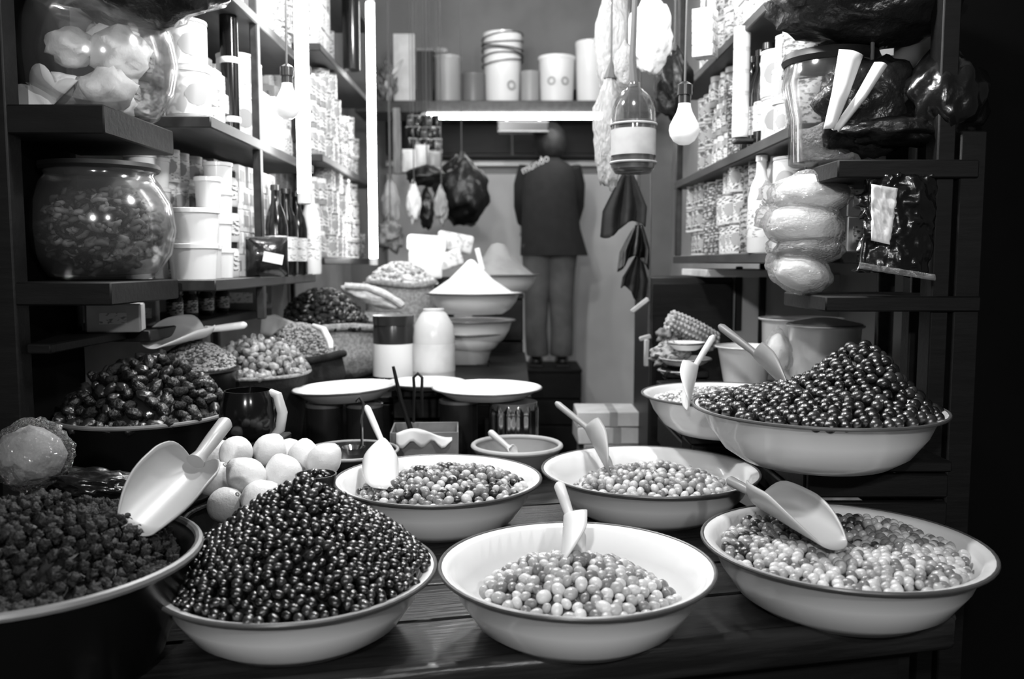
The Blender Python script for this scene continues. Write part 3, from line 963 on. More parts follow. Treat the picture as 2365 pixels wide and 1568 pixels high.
def plate(label, x, y, zc, wpx, H=.03, zsup=None, tilt=0.0):
    p = px(x, y, zc); Rr = wpx * zc / F / 2
    t = thing('enamel_plate', label, 'plate', (p.x, p.y, p.z - H), (0, tilt, 0))
    b = B(); lathe(b, [(0, 0), (Rr * .55, 0), (Rr * .7, .004), (Rr * .92, H * .8), (Rr, H), (Rr * .99, H + .003), (Rr * .9, H * .85 + .003), (Rr * .68, .008), (0, .005)], 44)
    mk('body', b, 'enamel', t, angle=60)
    b = B(); lathe(b, [(Rr * 1.0 + .0025 * math.cos(a), H + .0025 * math.sin(a)) for a in [2 * math.pi * k / 6 for k in range(7)]], 44)
    mk('rim', b, 'rim', t)
    return p
def tin(label, p, Rr, h, mat, name='tin', cat='tin', lid='metal_grey', group=None):
    t = thing(name, label, cat, p, (0, 0, U_(0, 6)), group)
    b = B(); lathe(b, [(0, 0), (Rr, 0), (Rr, h)], 26); mk('body', b, mat, t)
    b = B(); lathe(b, [(Rr * 1.02, h - .008), (Rr * 1.03, h), (Rr * .95, h + .002), (Rr * .93, h - .002), (0, h - .002)], 26); mk('lid', b, lid, t)
    return t
pl = plate('shallow white enamel plate resting on two dark tins', 798, 894, 2.40, 238, .035, tilt=-.05)
pr = plate('shallow white enamel plate right of the pale bottle', 1125, 895, 2.45, 252, .03)
pq = plate('white plate half hidden between the two shallow plates', 985, 882, 2.62, 180, .02)
riser('wooden_block', 'dark block under the half hidden plate', pq.x - .1, pq.x + .1, pq.y - .05, pq.y + .05, TZ, pq.z - .02, n=2)
for dx, lab in ((-.055, 'dark squat tin left under the shallow plate'), (.055, 'dark squat tin right under the shallow plate')):
    q = Vector((pl.x + dx, pl.y - .02, TZ))
    tin(lab, q, .05, pl.z - .042 - TZ, 'dark_plastic')
q = Vector((pr.x - .08, pr.y, TZ)); tin('dark tin under the right shallow plate', q, .055, pr.z - .034 - TZ, 'dark_plastic')
# ribbed glass jar under the right plate
q = px(1186, 1000, 2.42); q.z = TZ
t = thing('ribbed_jar', 'ribbed shiny glass jar behind the clay bowl', 'jar', q)
hj = pr.z - .032 - TZ
def rib(i, j):
    a = j * 2 * math.pi
    r = .066 * (1 + .05 * math.cos(14 * a)) * (1.0 if .05 < i < .95 else .92)
    return Vector((r * math.cos(a), r * math.sin(a), hj * i))
b = B(); grid(b, 8, 112, rib, True); mk('body', b, 'chrome', t, angle=80)
b = B(); lathe(b, [(.064, hj - .02), (.066, hj), (0, hj)], 28); mk('lid', b, 'metal_grey', t)
# torn grey carton with sticks
q = px(983, 1060, 2.26); 
t = thing('torn_carton', 'torn open grey carton behind the mixed olives', 'box', (q.x, q.y, TZ), (0, 0, .06))
hc = px(983, 985, 2.26).z - TZ
for sx in (-1, 1):
    bx('side', .004, .14, hc, (sx * .084, 0, hc / 2), 'carton_grey', t, .001)
bx('front', .17, .004, hc, (0, -.07, hc / 2), 'carton_grey', t, .001)
bx('back', .17, .004, hc, (0, .07, hc / 2), 'carton_grey', t, .001)
b = B()
def flap(i, j):
    return Vector(((i - .5) * .14, -.074 - .004 * j - .006 * math.sin(i * 9) * j, hc - .001 - (.028 + .010 * math.sin(i * 17)) * j + .012 * math.sin(i * 5) * (1 - j)))
grid(b, 16, 4, flap); solid(mk('torn_flap', b, 'paper', t), .0015)
bx('contents', .15, .12, .01, (0, 0, hc - .03), 'print_d', t)
b = B(); tube(b, [px(948, 990, 2.24), px(925, 920, 2.22), px(908, 846, 2.20)], [.007, .006, .004], 8)
tag(mk('dark_stick', b, 'black'), 'dark stick standing in the torn carton', 'stick')
b = B(); tube(b, [px(955, 975, 2.24), px(957, 900, 2.22), px(955, 872, 2.22), px(965, 862, 2.22), px(975, 872, 2.22), px(974, 905, 2.22), px(976, 960, 2.24)], .004, 8)
tag(mk('looped_wire', b, 'black'), 'dark looped wire handle beside the stick', 'handle')
# clay bowl with spoon
q = px(1194, 1026, 2.2)
t = thing('clay_bowl', 'grey clay bowl with pale rim behind the olive basins', 'bowl', (q.x, q.y, TZ))
hb = q.z - TZ
b = B(); lathe(b, [(0, 0), (.065, 0), (.09, .03), (.112, hb - .01), (.108, hb - .004), (.085, .03), (.06, .014), (0, .012)], 40); mk('body', b, 'clay', t, angle=60)
b = B(); lathe(b, [(.111 + .0065 * math.cos(a), hb - .003 + .0065 * math.sin(a)) for a in [2 * math.pi * k / 10 for k in range(11)]], 40); mk('rim', b, 'clay_rim', t)
scoop('pale wooden spoon standing in the grey clay bowl', px(1172, 1034, 2.2), px(1190, 1056, 2.2), (0, -.3, 1), .035, .01, px(1130, 996, 2.22), 'pale_plastic', .0085, name='spoon')
# dark glass bowl with ladle
q = px(812, 1040, 2.08)
t = thing('glass_bowl', 'dark glass bowl with a light rim left of the torn carton', 'bowl', (q.x, q.y, TZ))
hb = q.z - TZ
b = B(); lathe(b, [(0, 0), (.06, 0), (.095, .04), (.112, hb), (.106, hb), (.09, .045), (.055, .012), (0, .01)], 40); mk('body', b, 'dark_plastic', t, angle=60)
b = B(); lathe(b, [(.110 + .004 * math.cos(a), hb + .004 * math.sin(a)) for a in [2 * math.pi * k / 8 for k in range(9)]], 40); mk('rim', b, 'mid_plastic', t)
t = thing('ladle', 'metal ladle standing in the dark glass bowl', 'ladle', px(815, 1032, 2.08))
b = B(); lathe(b, [(0, -.02), (.02, -.016), (.03, 0), (.028, 0), (.018, -.013), (0, -.017)], 20); mk('cup', b, 'chrome', t)
b = B(); tube(b, [(.02, .01, .0), (.018, .02, .06), (.022, .03, .10), (.012, .03, .115), (.004, .03, .105)], .0035, 8); mk('handle', b, 'chrome', t)
# glass mug with a band
q = px(575, 1012, 1.78)
t = thing('glass_mug', 'dark shiny glass mug with a pale handle above the round fruit', 'mug', q)
b = B(); lathe(b, [(0, 0), (.042, 0), (.054, .02), (.058, .05), (.052, .085), (.046, .10), (.044, .10), (.05, .083), (.054, .05), (.05, .022), (0, .008)], 32); mk('body', b, 'black_gloss', t, angle=60)
b = B(); tube(b, [(.046, 0, .095), (.062, -.005, .09), (.072, -.008, .055), (.066, -.005, .02), (.05, 0, .006)], [.008, .010, .011, .010, .007], 10); mk('handle', b, 'pale_plastic', t)
riser('wooden_block', 'dark block under the glass mug', q.x - .07, q.x + .07, q.y - .05, q.y + .07, TZ, q.z, n=1)
# pale cartons at the end of the aisle
q = px(1405, 952, 3.2)
for i, (zz, hh_, lab, m) in enumerate(((q.z - .055, .055, 'flat pale carton on top of the pile in the aisle', 'carton_pale'), (q.z - .12, .062, 'flat pale carton in the middle of the aisle pile', 'carton_pale'), (0, q.z - .122, 'tall pale carton at the bottom of the aisle pile', 'carton'))):
    t = thing('carton', lab, 'box', (q.x + (.01 * i), q.y + .1, zz), (0, 0, .03 * i))
    bx('body', .23 if i != 1 else .25, .2, hh_, (0, 0, hh_ / 2), m, t)
    bx('tape', .03, .202, hh_ + .001, (0.02, 0, hh_ / 2), 'carton', t, .0005)

# ------------------------------------------------------------------ left jar rack (nearest, dark)
t = thing('jar_rack', 'dark wooden rack carrying the two round glass jars', 'rack', (-0.88, 1.84, 0))
ZU, ZL = 1.648, 1.312
bx('post', .045, .05, 2.6, (-.098, -.15, 1.3), 'wood_black', t)
bx('shelf', .215, .34, .055, (0, 0, ZU - .0275), 'wood_black', t)
bx('shelf', .215, .34, .045, (0, 0, ZL - .0225), 'wood_black', t)
bx('back_panel', .012, .30, 1.3, (-.125, 0, 1.4), 'side_shade', t)

FB = [(0, 0), (.55, 0), (.72, .04), (.93, .24), (1.0, .46), (.95, .70), (.80, .88), (.72, .95), (.76, 1.0), (.73, 1.0), (.69, .95), (.77, .875), (.92, .69), (.97, .46), (.90, .25), (.70, .06), (0, .03)]
def fishbowl(label, p, Rr, H):
    t = thing('glass_jar', label, 'jar', p)
    b = B(); lathe(b, [(r * Rr, z * H) for r, z in FB], 48); mk('body', b, 'glass', t, angle=70)
    return t
p = Vector((-0.885, 1.885, ZL))
t = fishbowl('round glass jar of dark dried herbs with a dark lid', p, .150, .235)
b = B(); lathe(b, [(0, .232), (.118, .232), (.122, .238), (.120, .247), (0, .250)], 40); mk('lid', b, 'black', t)
# dried herbs inside: curly strips
b = B()
for k in range(900):
    while True:
        q = Vector((U_(-1, 1), U_(-1, 1), U_(-1, 1)))
        if q.length < 1: break
    c0 = Vector((q.x * .126, q.y * .126, .104 + q.z * .088))
    a = U_(0, 6.28); rr = U_(.008, .015); tl = U_(-1, 1)
    pts_ = [c0 + Vector((rr * math.cos(a + s * .9), rr * math.sin(a + s * .9) * .8, rr * math.sin(a + s * .9) * tl + s * .002)) for s in range(5)]
    tube(b, pts_, [.003, .006, .0065, .006, .003], 5)
me = mesh_of(b, 180)
for m in ('grain_dark', 'prune', 'stalk'):
    me.materials.append(MATS[m])
for f in me.polygons:
    f.material_index = (f.index // 320) % 3
tag(mk('dried_herbs', me, None, loc=p), 'curly dried herbs packed in the lower glass jar', 'herbs', kind='stuff')
p = Vector((-0.885, 1.89, ZU))
fishbowl('round glass jar of white wrapped bundles on the top rack shelf', p, .165, .265)
JB = [(.045, -.06, .055, .058, 'front right'), (-.05, -.055, .05, .05, 'front left'), (0, .05, .05, .055, 'lowest at the back'), (.05, 0, .145, .062, 'upper right'), (-.04, -.02, .15, .05, 'upper left'), (.01, .04, .19, .045, 'topmost')]
for i, (x, y, z, r, wh) in enumerate(JB):
    b = B(); ell(b, (0, 0, 0), r, r * .9, r * .8, 3, .35, 8, i * 3.1)
    tag(mk('wrapped_bundle', b, 'wrap_white', loc=p + Vector((x, y, z)), angle=180), 'white wrapped bundle in the upper jar, ' + wh, 'bundle', 'white bundles in the upper jar')
# pointed white paper beside the jar
q = px(85, 278, 1.74); q.z = ZU + .002
b = B()
def star(i, j):
    a = -0.2 + i * 2.6
    L_ = .055 + .03 * abs(math.sin(a * 3.2))
    return Vector((-math.cos(a) * L_ * j + .02, .01 * j * math.sin(a * 3), max(0, math.sin(a) * L_ * j * 1.1) + .001))
grid(b, 24, 4, star)
tag(solid(mk('white_paper', b, 'paper', loc=q), .0015), 'torn white paper with points at the left end of the jar shelf', 'paper')
# dark bundle hanging above the upper jar
q = px(330, -30, 1.80)
t = thing('hanging_bag', 'dark plastic bag hanging over the upper glass jar', 'bag', q)
b = B(); ell(b, (0, 0, 0), .165, .11, .075, 4, .22, 8, 4); mk('body', b, 'bag_dark', t, angle=180)
b = B(); tube(b, [(0, 0, .06), (.01, 0, .2), (0, 0, .6)], .005, 6); mk('string', b, 'cord', t)

# ------------------------------------------------------------------ goods on shelves
ORD = ['first', 'second', 'third', 'fourth', 'fifth', 'sixth', 'seventh', 'eighth', 'ninth', 'tenth', 'eleventh', 'twelfth', 'thirteenth', 'fourteenth']
PROTO = {}
def make_goods(key):
    """build one good of a kind: root Empty with its parts; front of the label faces local -Y"""
    kind, a, h, mat, mat2 = key
    nm = {'can': 'tin_can', 'box': 'carton_box', 'jar': 'glass_jar', 'tub': 'plastic_tub', 'pack': 'foil_packet', 'bottle': 'glass_bottle'}[kind]
    t = thing(nm, None, None)
    if kind == 'can':
        b = B(); lathe(b, [(0, 0), (a * .97, 0), (a, .004), (a, h - .004), (a * .97, h), (0, h)], 22); mk('body', b, 'metal_white', t)
        b = B(); lathe(b, [(a * 1.012, h * .08), (a * 1.012, h * .9)], 22); mk('label', b, mat, t)
        b = B(); lathe(b, [(a * 1.03, h - .006), (a * 1.03, h + .001), (a * .9, h + .001), (0, h - .001)], 22); mk('lid', b, mat2, t)
        if h > .08:
            b = B()
            grid(b, 6, 6, lambda i, j: Vector((a * 1.02 * math.sin((i - .5) * 1.1), -a * 1.02 * math.cos((i - .5) * 1.1), h * .48 + (j - .5) * a * 1.0 * math.sqrt(max(.02, 1 - (2 * i - 1) ** 2)))))
            mk('emblem', b, 'emblem', t)
    elif kind == 'box':
        b = B(); box(b, a, a * .9, h - .001, (0, 0, h / 2), .0015); mk('body', b, mat, t)
        b = B(); box(b, a * .6, .001, h * .5, (0, -a * .45 - .0003, h * .5)); mk('print', b, mat2, t)
        for sx in (-1, 1):
            b = B(); box(b, .001, a * .55, h * .45, (sx * (a * .5 + .0003), 0, h * .5)); mk('print', b, mat2, t)
    elif kind == 'jar':
        b = B(); lathe(b, [(0, 0), (a * .92, 0), (a, .006), (a, h * .72), (a * .82, h * .82), (a * .8, h * .84)], 22); mk('body', b, mat, t)
        b = B(); lathe(b, [(a * .86, h * .83), (a * .88, h * .99), (a * .84, h), (0, h)], 22); mk('lid', b, mat2, t)
        b = B(); lathe(b, [(a * 1.012, h * .18), (a * 1.012, h * .6)], 22); mk('label', b, 'print_b', t)
    elif kind == 'tub':
        b = B(); lathe(b, [(0, 0), (a * .86, 0), (a * .95, h * .86), (a * .95, h * .9)], 24); mk('body', b, mat, t)
        b = B(); lathe(b, [(a * .97, h * .86), (a * 1.02, h * .87), (a * 1.02, h * .98), (a * .97, h), (0, h)], 24); mk('lid', b, mat2, t)
    elif kind == 'pack':
        def f(i, j):
            s = math.sin(math.pi * i) ** .5 * math.sin(math.pi * j) ** .5
            return Vector(((i - .5) * a, -s * a * .22, j * h))
        def f2(i, j):
            v = f(i, j); v.y = -v.y; return v
        b = B(); grid(b, 10, 10, f); grid(b, 10, 10, f2); bmesh.ops.remove_doubles(b, verts=b.verts, dist=1e-5); mk('body', b, mat, t, angle=70)
        b = B(); box(b, a * .98, .003, .008, (0, 0, h - .003)); mk('crimp', b, mat2, t)
    elif kind == 'bottle':
        b = B(); lathe(b, [(0, 0), (a * .95, 0), (a, .008), (a, h * .55), (a * .8, h * .68), (a * .42, h * .80), (a * .38, h * .95), (a * .42, h * .96)], 22); mk('body', b, mat, t)
        b = B(); lathe(b, [(a * .46, h * .94), (a * .46, h), (0, h)], 14); mk('cap', b, mat2, t)
        b = B(); lathe(b, [(a * 1.012, h * .16), (a * 1.012, h * .44)], 22); mk('label', b, 'print_a', t)
    return t
def good(key, loc, rz, label, cat, group):
    if key not in PROTO:
        PROTO[key] = make_goods(key)
        o = PROTO[key]
    else:
        o = copy_tree(PROTO[key])
    o.location = loc
    o.rotation_euler = (0, 0, rz)
    return tag(o, label, cat, group)
CATS = {'can': 'can', 'box': 'box', 'jar': 'jar', 'tub': 'tub', 'pack': 'packet', 'bottle': 'bottle'}
def fill(shelf, group, X, y0, z, rz, spec, step_sign=1, xj=.012):
    """spec: (key, description, levels, how many columns)"""
    y = y0
    count = {}
    for key, desc, lev, n in spec:
        kind, a, h = key[:3]
        wd = a * (2.06 if kind in ('can', 'jar', 'tub', 'bottle') else 1.06)
        for i in range(n):
            y += wd / 2
            col = count.get(desc, 0); count[desc] = col + 1
            for j in range(lev):
                pos = '' if lev == 1 else (', bottom of its stack' if j == 0 else ', top of its stack' if j == lev - 1 else ', %s up in its stack' % ORD[j])
                lab = '%s, %s on %s%s' % (desc, ORD[min(col, 13)], shelf, pos)
                rr = (math.copysign(math.pi / 2, rz) + U_(-.03, .03)) if kind == 'box' else rz + U_(-.12, .12)
                good(key, Vector((X + U_(-xj, xj), y, z + j * h)), rr, lab, CATS[kind], group)
            y += wd / 2 + U_(.002, .008)
    return y

XE = -0.70      # aisle edge of the long left shelves
def shelf_unit(name, label, xe, xw, y0, y1, zs, posts, matb='wood_board', th=.028):
    xc, yc = (xe + xw) / 2, (y0 + y1) / 2
    t = thing(name, label, 'shelves', (xc, yc, 0))
    for z in zs:
        xf = -.86 if z < 1.25 else xe
        bx('shelf', abs(xf - xw), y1 - y0, th, ((xf + xw) / 2 - xc, 0, z - th / 2), matb, t)
    for yy, sx in posts:
        zb = zs[0] if abs(sx - xe) < .05 else 0.0
        bx('upright', .022, .03, zs[-1] + .5 - zb, (sx - xc, yy - yc, (zs[-1] + .5 + zb) / 2), 'wood_board', t)
    return t
shelf_unit('shelf_unit', 'nearer left wall shelves packed with pale tins and cartons', XE, -1.135, 2.05, 3.10, (1.19, 1.31, 1.69, 2.03, 2.40), ((2.07, -1.12), (3.08, -1.12), (2.46, XE - .012)))
shelf_unit('shelf_unit', 'farther left wall shelves between the two upright light tubes', XE, -1.135, 3.25, 4.45, (1.37, 1.75, 2.15, 2.52), ((3.27, -1.12), (4.43, -1.12)))
G = 'goods on the nearer left shelves'
tubW = ('tub', .060, .085, 'white_plastic', 'white_plastic')
tubS = ('tub', .034, .085, 'pale_plastic', 'white_plastic')
tubM = ('tub', .038, .075, 'white_plastic', 'white_plastic')
jarD = ('jar', .032, .095, 'pale_plastic', 'dark_plastic')
jarW = ('jar', .032, .10, 'mid_plastic', 'white_plastic')
boxS = ('box', .062, .062, 'print_e', 'emblem')
boxW = ('box', .075, .085, 'carton_pale', 'print_b')
boxP = ('box', .05, .05, 'paper', 'print_a')
canB = ('can', .052, .115, 'print_e', 'metal_white')
canS = ('can', .034, .082, 'print_a', 'metal_white')
canT = ('can', .037, .09, 'print_b', 'metal_grey')
canD = ('can', .034, .085, 'print_c', 'metal_grey')
packF = ('pack', .085, .13, 'print_d', 'metal_grey')
packD = ('pack', .075, .12, 'print_c', 'metal_grey')
botD = ('bottle', .034, .275, 'black_gloss', 'dark_plastic')
botP = ('bottle', .034, .30, 'pale_plastic', 'white_plastic')
fill('the lowest near shelf', G, -.775, 2.06, 1.31, .7, [(tubW, 'wide white tub', 2, 1), (tubS, 'small pale tub', 3, 1), (tubM, 'white lidded tub', 4, 1), (jarD, 'dark lidded jar', 3, 1), (boxS, 'white printed carton', 5, 5)], xj=.006)
fill('the lowest near shelf', G, -.90, 2.07, 1.31, .7, [(tubM, 'white tub at the back', 4, 2), (canS, 'pale tin at the back', 4, 4), (boxW, 'pale carton at the back', 4, 4)], xj=.01)
fill('the middle near shelf', G, -.775, 2.07, 1.69, .7, [(canB, 'large pale tin', 2, 1), (boxP, 'small white carton', 3, 4), (canB, 'wide emblem tin', 2, 2), (boxW, 'square pale carton', 2, 3), (jarW, 'white lidded jar', 2, 2)])
fill('the middle near shelf', G, -.91, 2.07, 1.69, .7, [(jarW, 'rear white lidded jar', 3, 3), (boxW, 'rear pale carton', 3, 4), (canS, 'rear pale tin', 3, 4)])
fill('the upper near shelf', G, -.775, 2.07, 2.03, .7, [(packF, 'printed foil packet', 1, 2), (canB, 'big tin with emblem', 2, 2), (boxW, 'square pale carton', 3, 3), (canT, 'dark printed tin', 3, 4)])
fill('the upper near shelf', G, -.91, 2.07, 2.03, .7, [(boxW, 'rear pale carton', 3, 8)])
G = 'goods on the farther left shelves'
fill('the lowest far shelf', G, -.755, 3.27, 1.37, .75, [(jarW, 'white lidded jar', 3, 3), (canT, 'round label tin', 4, 4), (canD, 'dark label tin', 4, 4), (packD, 'dark foil packet', 1, 2)])
fill('the middle far shelf', G, -.755, 3.27, 1.75, .75, [(jarW, 'white lidded jar', 3, 3), (canT, 'printed tin', 4, 3), (packD, 'patterned packet', 2, 3), (canD, 'dark label tin', 3, 2)])
fill('the upper far shelf', G, -.755, 3.27, 2.15, .75, [(boxW, 'pale carton', 3, 3), (packF, 'printed packet', 2, 1)])
fill('the lowest far shelf', G, -.92, 3.27, 1.37, .75, [(boxW, 'rear pale carton', 4, 12)])
fill('the middle far shelf', G, -.92, 3.27, 1.75, .75, [(boxW, 'rear pale carton', 4, 12)])

# dark bottles, white bottle and glossy packet at the shelf end
for i, (x, zc) in enumerate(((640, 2.66), (664, 2.79), (688, 2.92))):
    q = px(x, 620, zc); q.z = 1.31
    good(botD, q, .5, 'dark glass bottle, %s from the left at the shelf end' % ORD[i], 'bottle', 'dark bottles at the shelf end')
q = px(720, 628, 3.02); q.z = 1.31
good(('bottle', .034, .31, 'white_plastic', 'white_plastic'), q, .5, 'tall white bottle under the bright upright tube', 'bottle', None)
q = px(618, 632, 2.42); q.z = 1.31
good(('pack', .115, .11, 'foil_dark', 'metal_grey'), q, .5, 'dark glossy packet standing before the dark bottles', 'packet', None)
q2 = px(612, 590, 2.385)
b = B(); box(b, .055, .001, .028, (0, 0, 0)); packet_glint = mk('print', b, 'paper', bpy.data.objects.get('__none__'))  # white patch painted on as the glossy packet's highlight
packet_glint.parent = PROTO[('pack', .115, .11, 'foil_dark', 'metal_grey')]; packet_glint.location = (0.01, -.0275, .052); packet_glint.rotation_euler = (0, .2, 0)

# row under the shelf: jars and boxes
BOXL = [(270, 768, 2.02, .115, .08, .065, 'carton_pale', 'white carton with a dark end under the lower glass jar'), (345, 762, 2.22, .045, .06, .065, 'carton', 'small pale carton beside the white carton'),
        (560, 742, 2.95, .15, .10, .085, 'carton_grey', 'wide grey carton under the packed left shelf'), (610, 735, 3.05, .06, .08, .08, 'carton', 'narrow pale carton beside the wide grey carton')]
for x, y, zc, sx, sy, sz, m, lab in BOXL:
    q = px(x, y, zc); q.z = 1.19
    t = thing('carton', lab, 'box', q, (0, 0, .25))
    bx('body', sx, sy, sz, (0, 0, sz / 2), m, t)
    bx('end_panel', .001, sy * .96, sz * .94, (-sx / 2 - .0006, 0, sz / 2), 'dark_plastic', t, 0)
    bx('print', sx * .5, .001, sz * .4, (0, -sy / 2 - .0006, sz * .5), 'print_a', t, 0)
for i, x in enumerate((405, 440, 478, 515)):
    q = px(x, 745, .93 * 2000 / (1182 - x)); q.z = 1.19
    good(('jar', .022, .085, 'dark_plastic', 'dark_plastic'), q, .5, 'small dark jar, %s under the left shelf edge' % ORD[i], 'jar', 'small dark jars under the left shelf')
b = B(); box(b, .22, .34, .02, (0, 0, 0), .003)
tag(mk('shelf_plank', b, 'wood_black', loc=(-1.02, 1.87, 1.18)), 'dark plank under the white carton and jar rack', 'plank')

# ------------------------------------------------------------------ light tubes
def tube_light(label, p0, p1, r=.0185, mat='tube_glow', batten=None):
    p0, p1 = Vector(p0), Vector(p1)
    d = (p1 - p0).normalized()
    t = thing('light_tube', label, 'lamp', p0)
    v = p1 - p0
    b = B(); tube(b, [d * .03, v - d * .03], r, 14); mk('glass_tube', b, mat, t)
    for a, c in ((Vector(), d * .03), (v - d * .03, v)):
        b = B(); tube(b, [a, c], r * 1.05, 14); mk('end_cap', b, 'metal_white', t)
    if batten:
        off = Vector(batten)
        b = B(); tube(b, [off, v + off], r * .9, 4); mk('batten', b, 'metal_grey', t)
        for a in (d * .02, v - d * .02):
            b = B(); tube(b, [a, a + off], r * .7, 6); mk('socket', b, 'metal_white', t)
    return t
q = px(704, 470, 2.62); tube_light('bright upright light tube before the packed left shelves', (q.x, q.y, q.z), (q.x, q.y, q.z + 1.2), .020, batten=(-.012, .05, 0))
q = px(863, 612, 3.85); tube_light('upright light tube at the far end of the left shelves', (q.x, q.y, q.z), (q.x, q.y, q.z + 1.16), .018, batten=(-.008, .05, 0))
q0 = px(974, 268, 5.2); q1 = px(1400, 268, 5.2)
tube_light('horizontal light tube under the bucket shelf', q0, q1, .0185, 'tube_back', batten=(0, .03, .03))
q = px(1709, 82, 2.55); tube_light('upright light tube above the right shelves', (q.x, q.y, q.z), (q.x, q.y, q.z + .9), .016, batten=(.012, .05, 0))
# pale post and reflecting pole
q = px(918, 402, 5.26); q2 = px(918, 252, 5.26)
bo = bx('pale_post', .045, .045, q2.z - q.z, ((q.x), q.y, (q.z + q2.z) / 2), 'wood_pale'); tag(bo, 'short pale post at the left end of the bucket shelf', 'post')
q = px(533, 240, 2.32)
t = thing('dark_column', 'shiny dark column with pale rings before the large emblem tins', 'column', (q.x, q.y, 1.69))
b = B(); tube(b, [(0, 0, 0), (0, 0, .75)], .024, 20); mk('shaft', b, 'black_gloss', t)
for k in range(5):
    b = B(); lathe(b, [(.0245, -.008), (.0265, -.004), (.0265, .004), (.0245, .008)], 20); mk('ring', b, 'metal_white', t, loc=(0, 0, .04 + k * .155))
q = px(812, 165, 3.62)
t = thing('dark_roll', 'tall shiny dark roll standing on the upper far left shelf', 'roll', (q.x, q.y, 2.15))
b = B(); tube(b, [(0, 0, 0), (0, 0, .34)], .036, 20); mk('shaft', b, 'black_gloss', t)
b = B(); tube(b, [(0, 0, .30), (0, 0, .345)], .037, 20); mk('end_band', b, 'mid_plastic', t)

# bulb seen against the left shelves, and the one hanging at the right
def bulb(label, p, s, mat, cordtop):
    t = thing('light_bulb', label, 'bulb', p)
    pr_ = [(0, -1.0), (.35, -.95), (.7, -.72), (.92, -.38), (1.0, 0.0), (.93, .36), (.72, .78), (.52, 1.15), (.42, 1.5), (.40, 1.8)]
    b = B(); lathe(b, [(r * s, z * s) for r, z in pr_], 32); mk('glass', b, mat, t, angle=80)
    b = B(); lathe(b, [(.42 * s, 1.7 * s), (.42 * s, 2.2 * s), (.5 * s, 2.25 * s), (.5 * s, 2.9 * s), (.2 * s, 3.1 * s), (0, 3.1 * s)], 20); mk('socket', b, 'dark_plastic', t)
    b = B(); tube(b, [(0, 0, 3.0 * s), (0.004, 0, 3.0 * s + cordtop * .5), (0, 0, 3.0 * s + cordtop)], .003, 6); mk('cord', b, 'cord', t)
    return t
bulb('large pale bulb hanging before the right shelves beside the bottle', px(1580, 300, 2.0), .035, 'bulb_dim', .9)
bulb('pale bulb hanging before the small cartons of the left shelves', px(664, 245, 2.25), .034, 'bulb_dim', .9)
for i, (loc, wt, wh) in enumerate(LAMPS):
    t = bulb('lit bare bulb hung ' + wh, Vector(loc), .032, 'bulb_lit', 3.2 - .1 - loc[2] if loc[1] > 1 else .6)
    ld = bpy.data.lights.new('bulb_light', 'POINT'); ld.energy = wt; ld.shadow_soft_size = .045
    lo = bpy.data.objects.new('bulb_light', ld); lo.parent = t; lo.location = (0, 0, -.09); COL.objects.link(lo)

# ------------------------------------------------------------------ back shelf with buckets
ps = px(1145, 232, 5.2)
SZ = ps.z
bs = bx('bucket_shelf', 1.85, .34, .07, (-.02, ps.y + .17, SZ - .035), 'wood_board'); tag(bs, 'long dark board shelf of buckets across the end of the aisle', 'shelf')
def sp(x, dy=.10):
    q = px(x, 232, 5.2); return Vector((q.x, q.y + dy, SZ))
def hp_(y0, zc=5.3): return (232 - y0) / F * zc
def pail(label, x, wpx, ytop, mat, lid=None, taper=.9, name='bucket', dy=.12, marks=None, wires=0, glossy=None):
    p = sp(x, dy); Rr = wpx * 5.3 / F / 2; h = hp_(ytop)
    t = thing(name, label, 'bucket' if name == 'bucket' else 'jar', p)
    b = B(); lathe(b, [(0, 0), (Rr * taper, 0), (Rr * (taper + .03), .01), (Rr * .98, h * .93), (Rr * 1.0, h * .94), (Rr * 1.0, h), (Rr * .96, h), (0, h * .995)], 32); mk('body', b, mat, t)
    if lid:
        b = B(); lathe(b, [(Rr * 1.04, h * .95), (Rr * 1.05, h * 1.02), (Rr * .98, h * 1.03), (0, h * 1.03)], 32); mk('lid', b, lid, t)
    if marks:
        for (ang, zz, s, mm) in marks:
            b = B(); lathe(b, [(s * .55, -.001), (s, -.001), (s, .001), (s * .55, .001)], 20)
            mk('emblem', b, mm, t, mtx=Matrix.Rotation(ang, 4, 'Z') @ Matrix.Translation((0, -Rr * (taper * .5 + .5) - .002, zz * h)) @ Matrix.Rotation(math.pi / 2 + .05, 4, 'X'))
    for k in range(wires):
        b = B()
        z0 = h * (.58 + k * .075)
        tube(b, [(Rr * 1.03 * math.cos(a), Rr * 1.03 * math.sin(a), z0 + .018 * math.cos(a * 1.0 + k * 1.3)) for a in [2 * math.pi * i / 32 for i in range(33)]], .0045, 6, cap=False)
        mk('cord', b, 'cord', t)
    return t
pail('translucent grey canister at the left of the bucket shelf', 1031, 62, 128, 'mid_plastic', 'mid_plastic', .97, 'canister')
pail('short grey jar left of the corded canister', 1091, 54, 166, 'grey_plastic', None, .97, 'short_jar')
pail('tall white canister wound with dark cord', 1160, 92, 72, 'white_plastic', None, .86, 'canister', .16, [(.5, .24, .03, 'emblem')], 6)
pail('small grey jar between the two white buckets', 1225, 44, 160, 'mid_plastic', None, .97, 'short_jar')
tb_ = pail('white lidded bucket with round emblems on the shelf', 1288, 84, 128, 'white_plastic', 'white_plastic', .88, 'bucket', .14, [(.45, .45, .026, 'emblem'), (-.35, .45, .026, 'emblem')])
b = B(); tube(b, [(-.115, 0, .25), (-.12, -.03, .2), (-.118, -.05, .15), (-.112, -.03, .2)], .004, 6); mk('wire_handle', b, 'metal_grey', tb_)
pail('tall plain white bucket at the right end of the shelf', 1370, 76, 92, 'white_plastic', None, .84, 'bucket', .14)
q = sp(930, .1); bo = bx('white_board', .13, .03, hp_(76), (q.x, q.y, SZ + hp_(76) / 2), 'carton_pale'); tag(bo, 'plain white upright board at the left end of the bucket shelf', 'board')
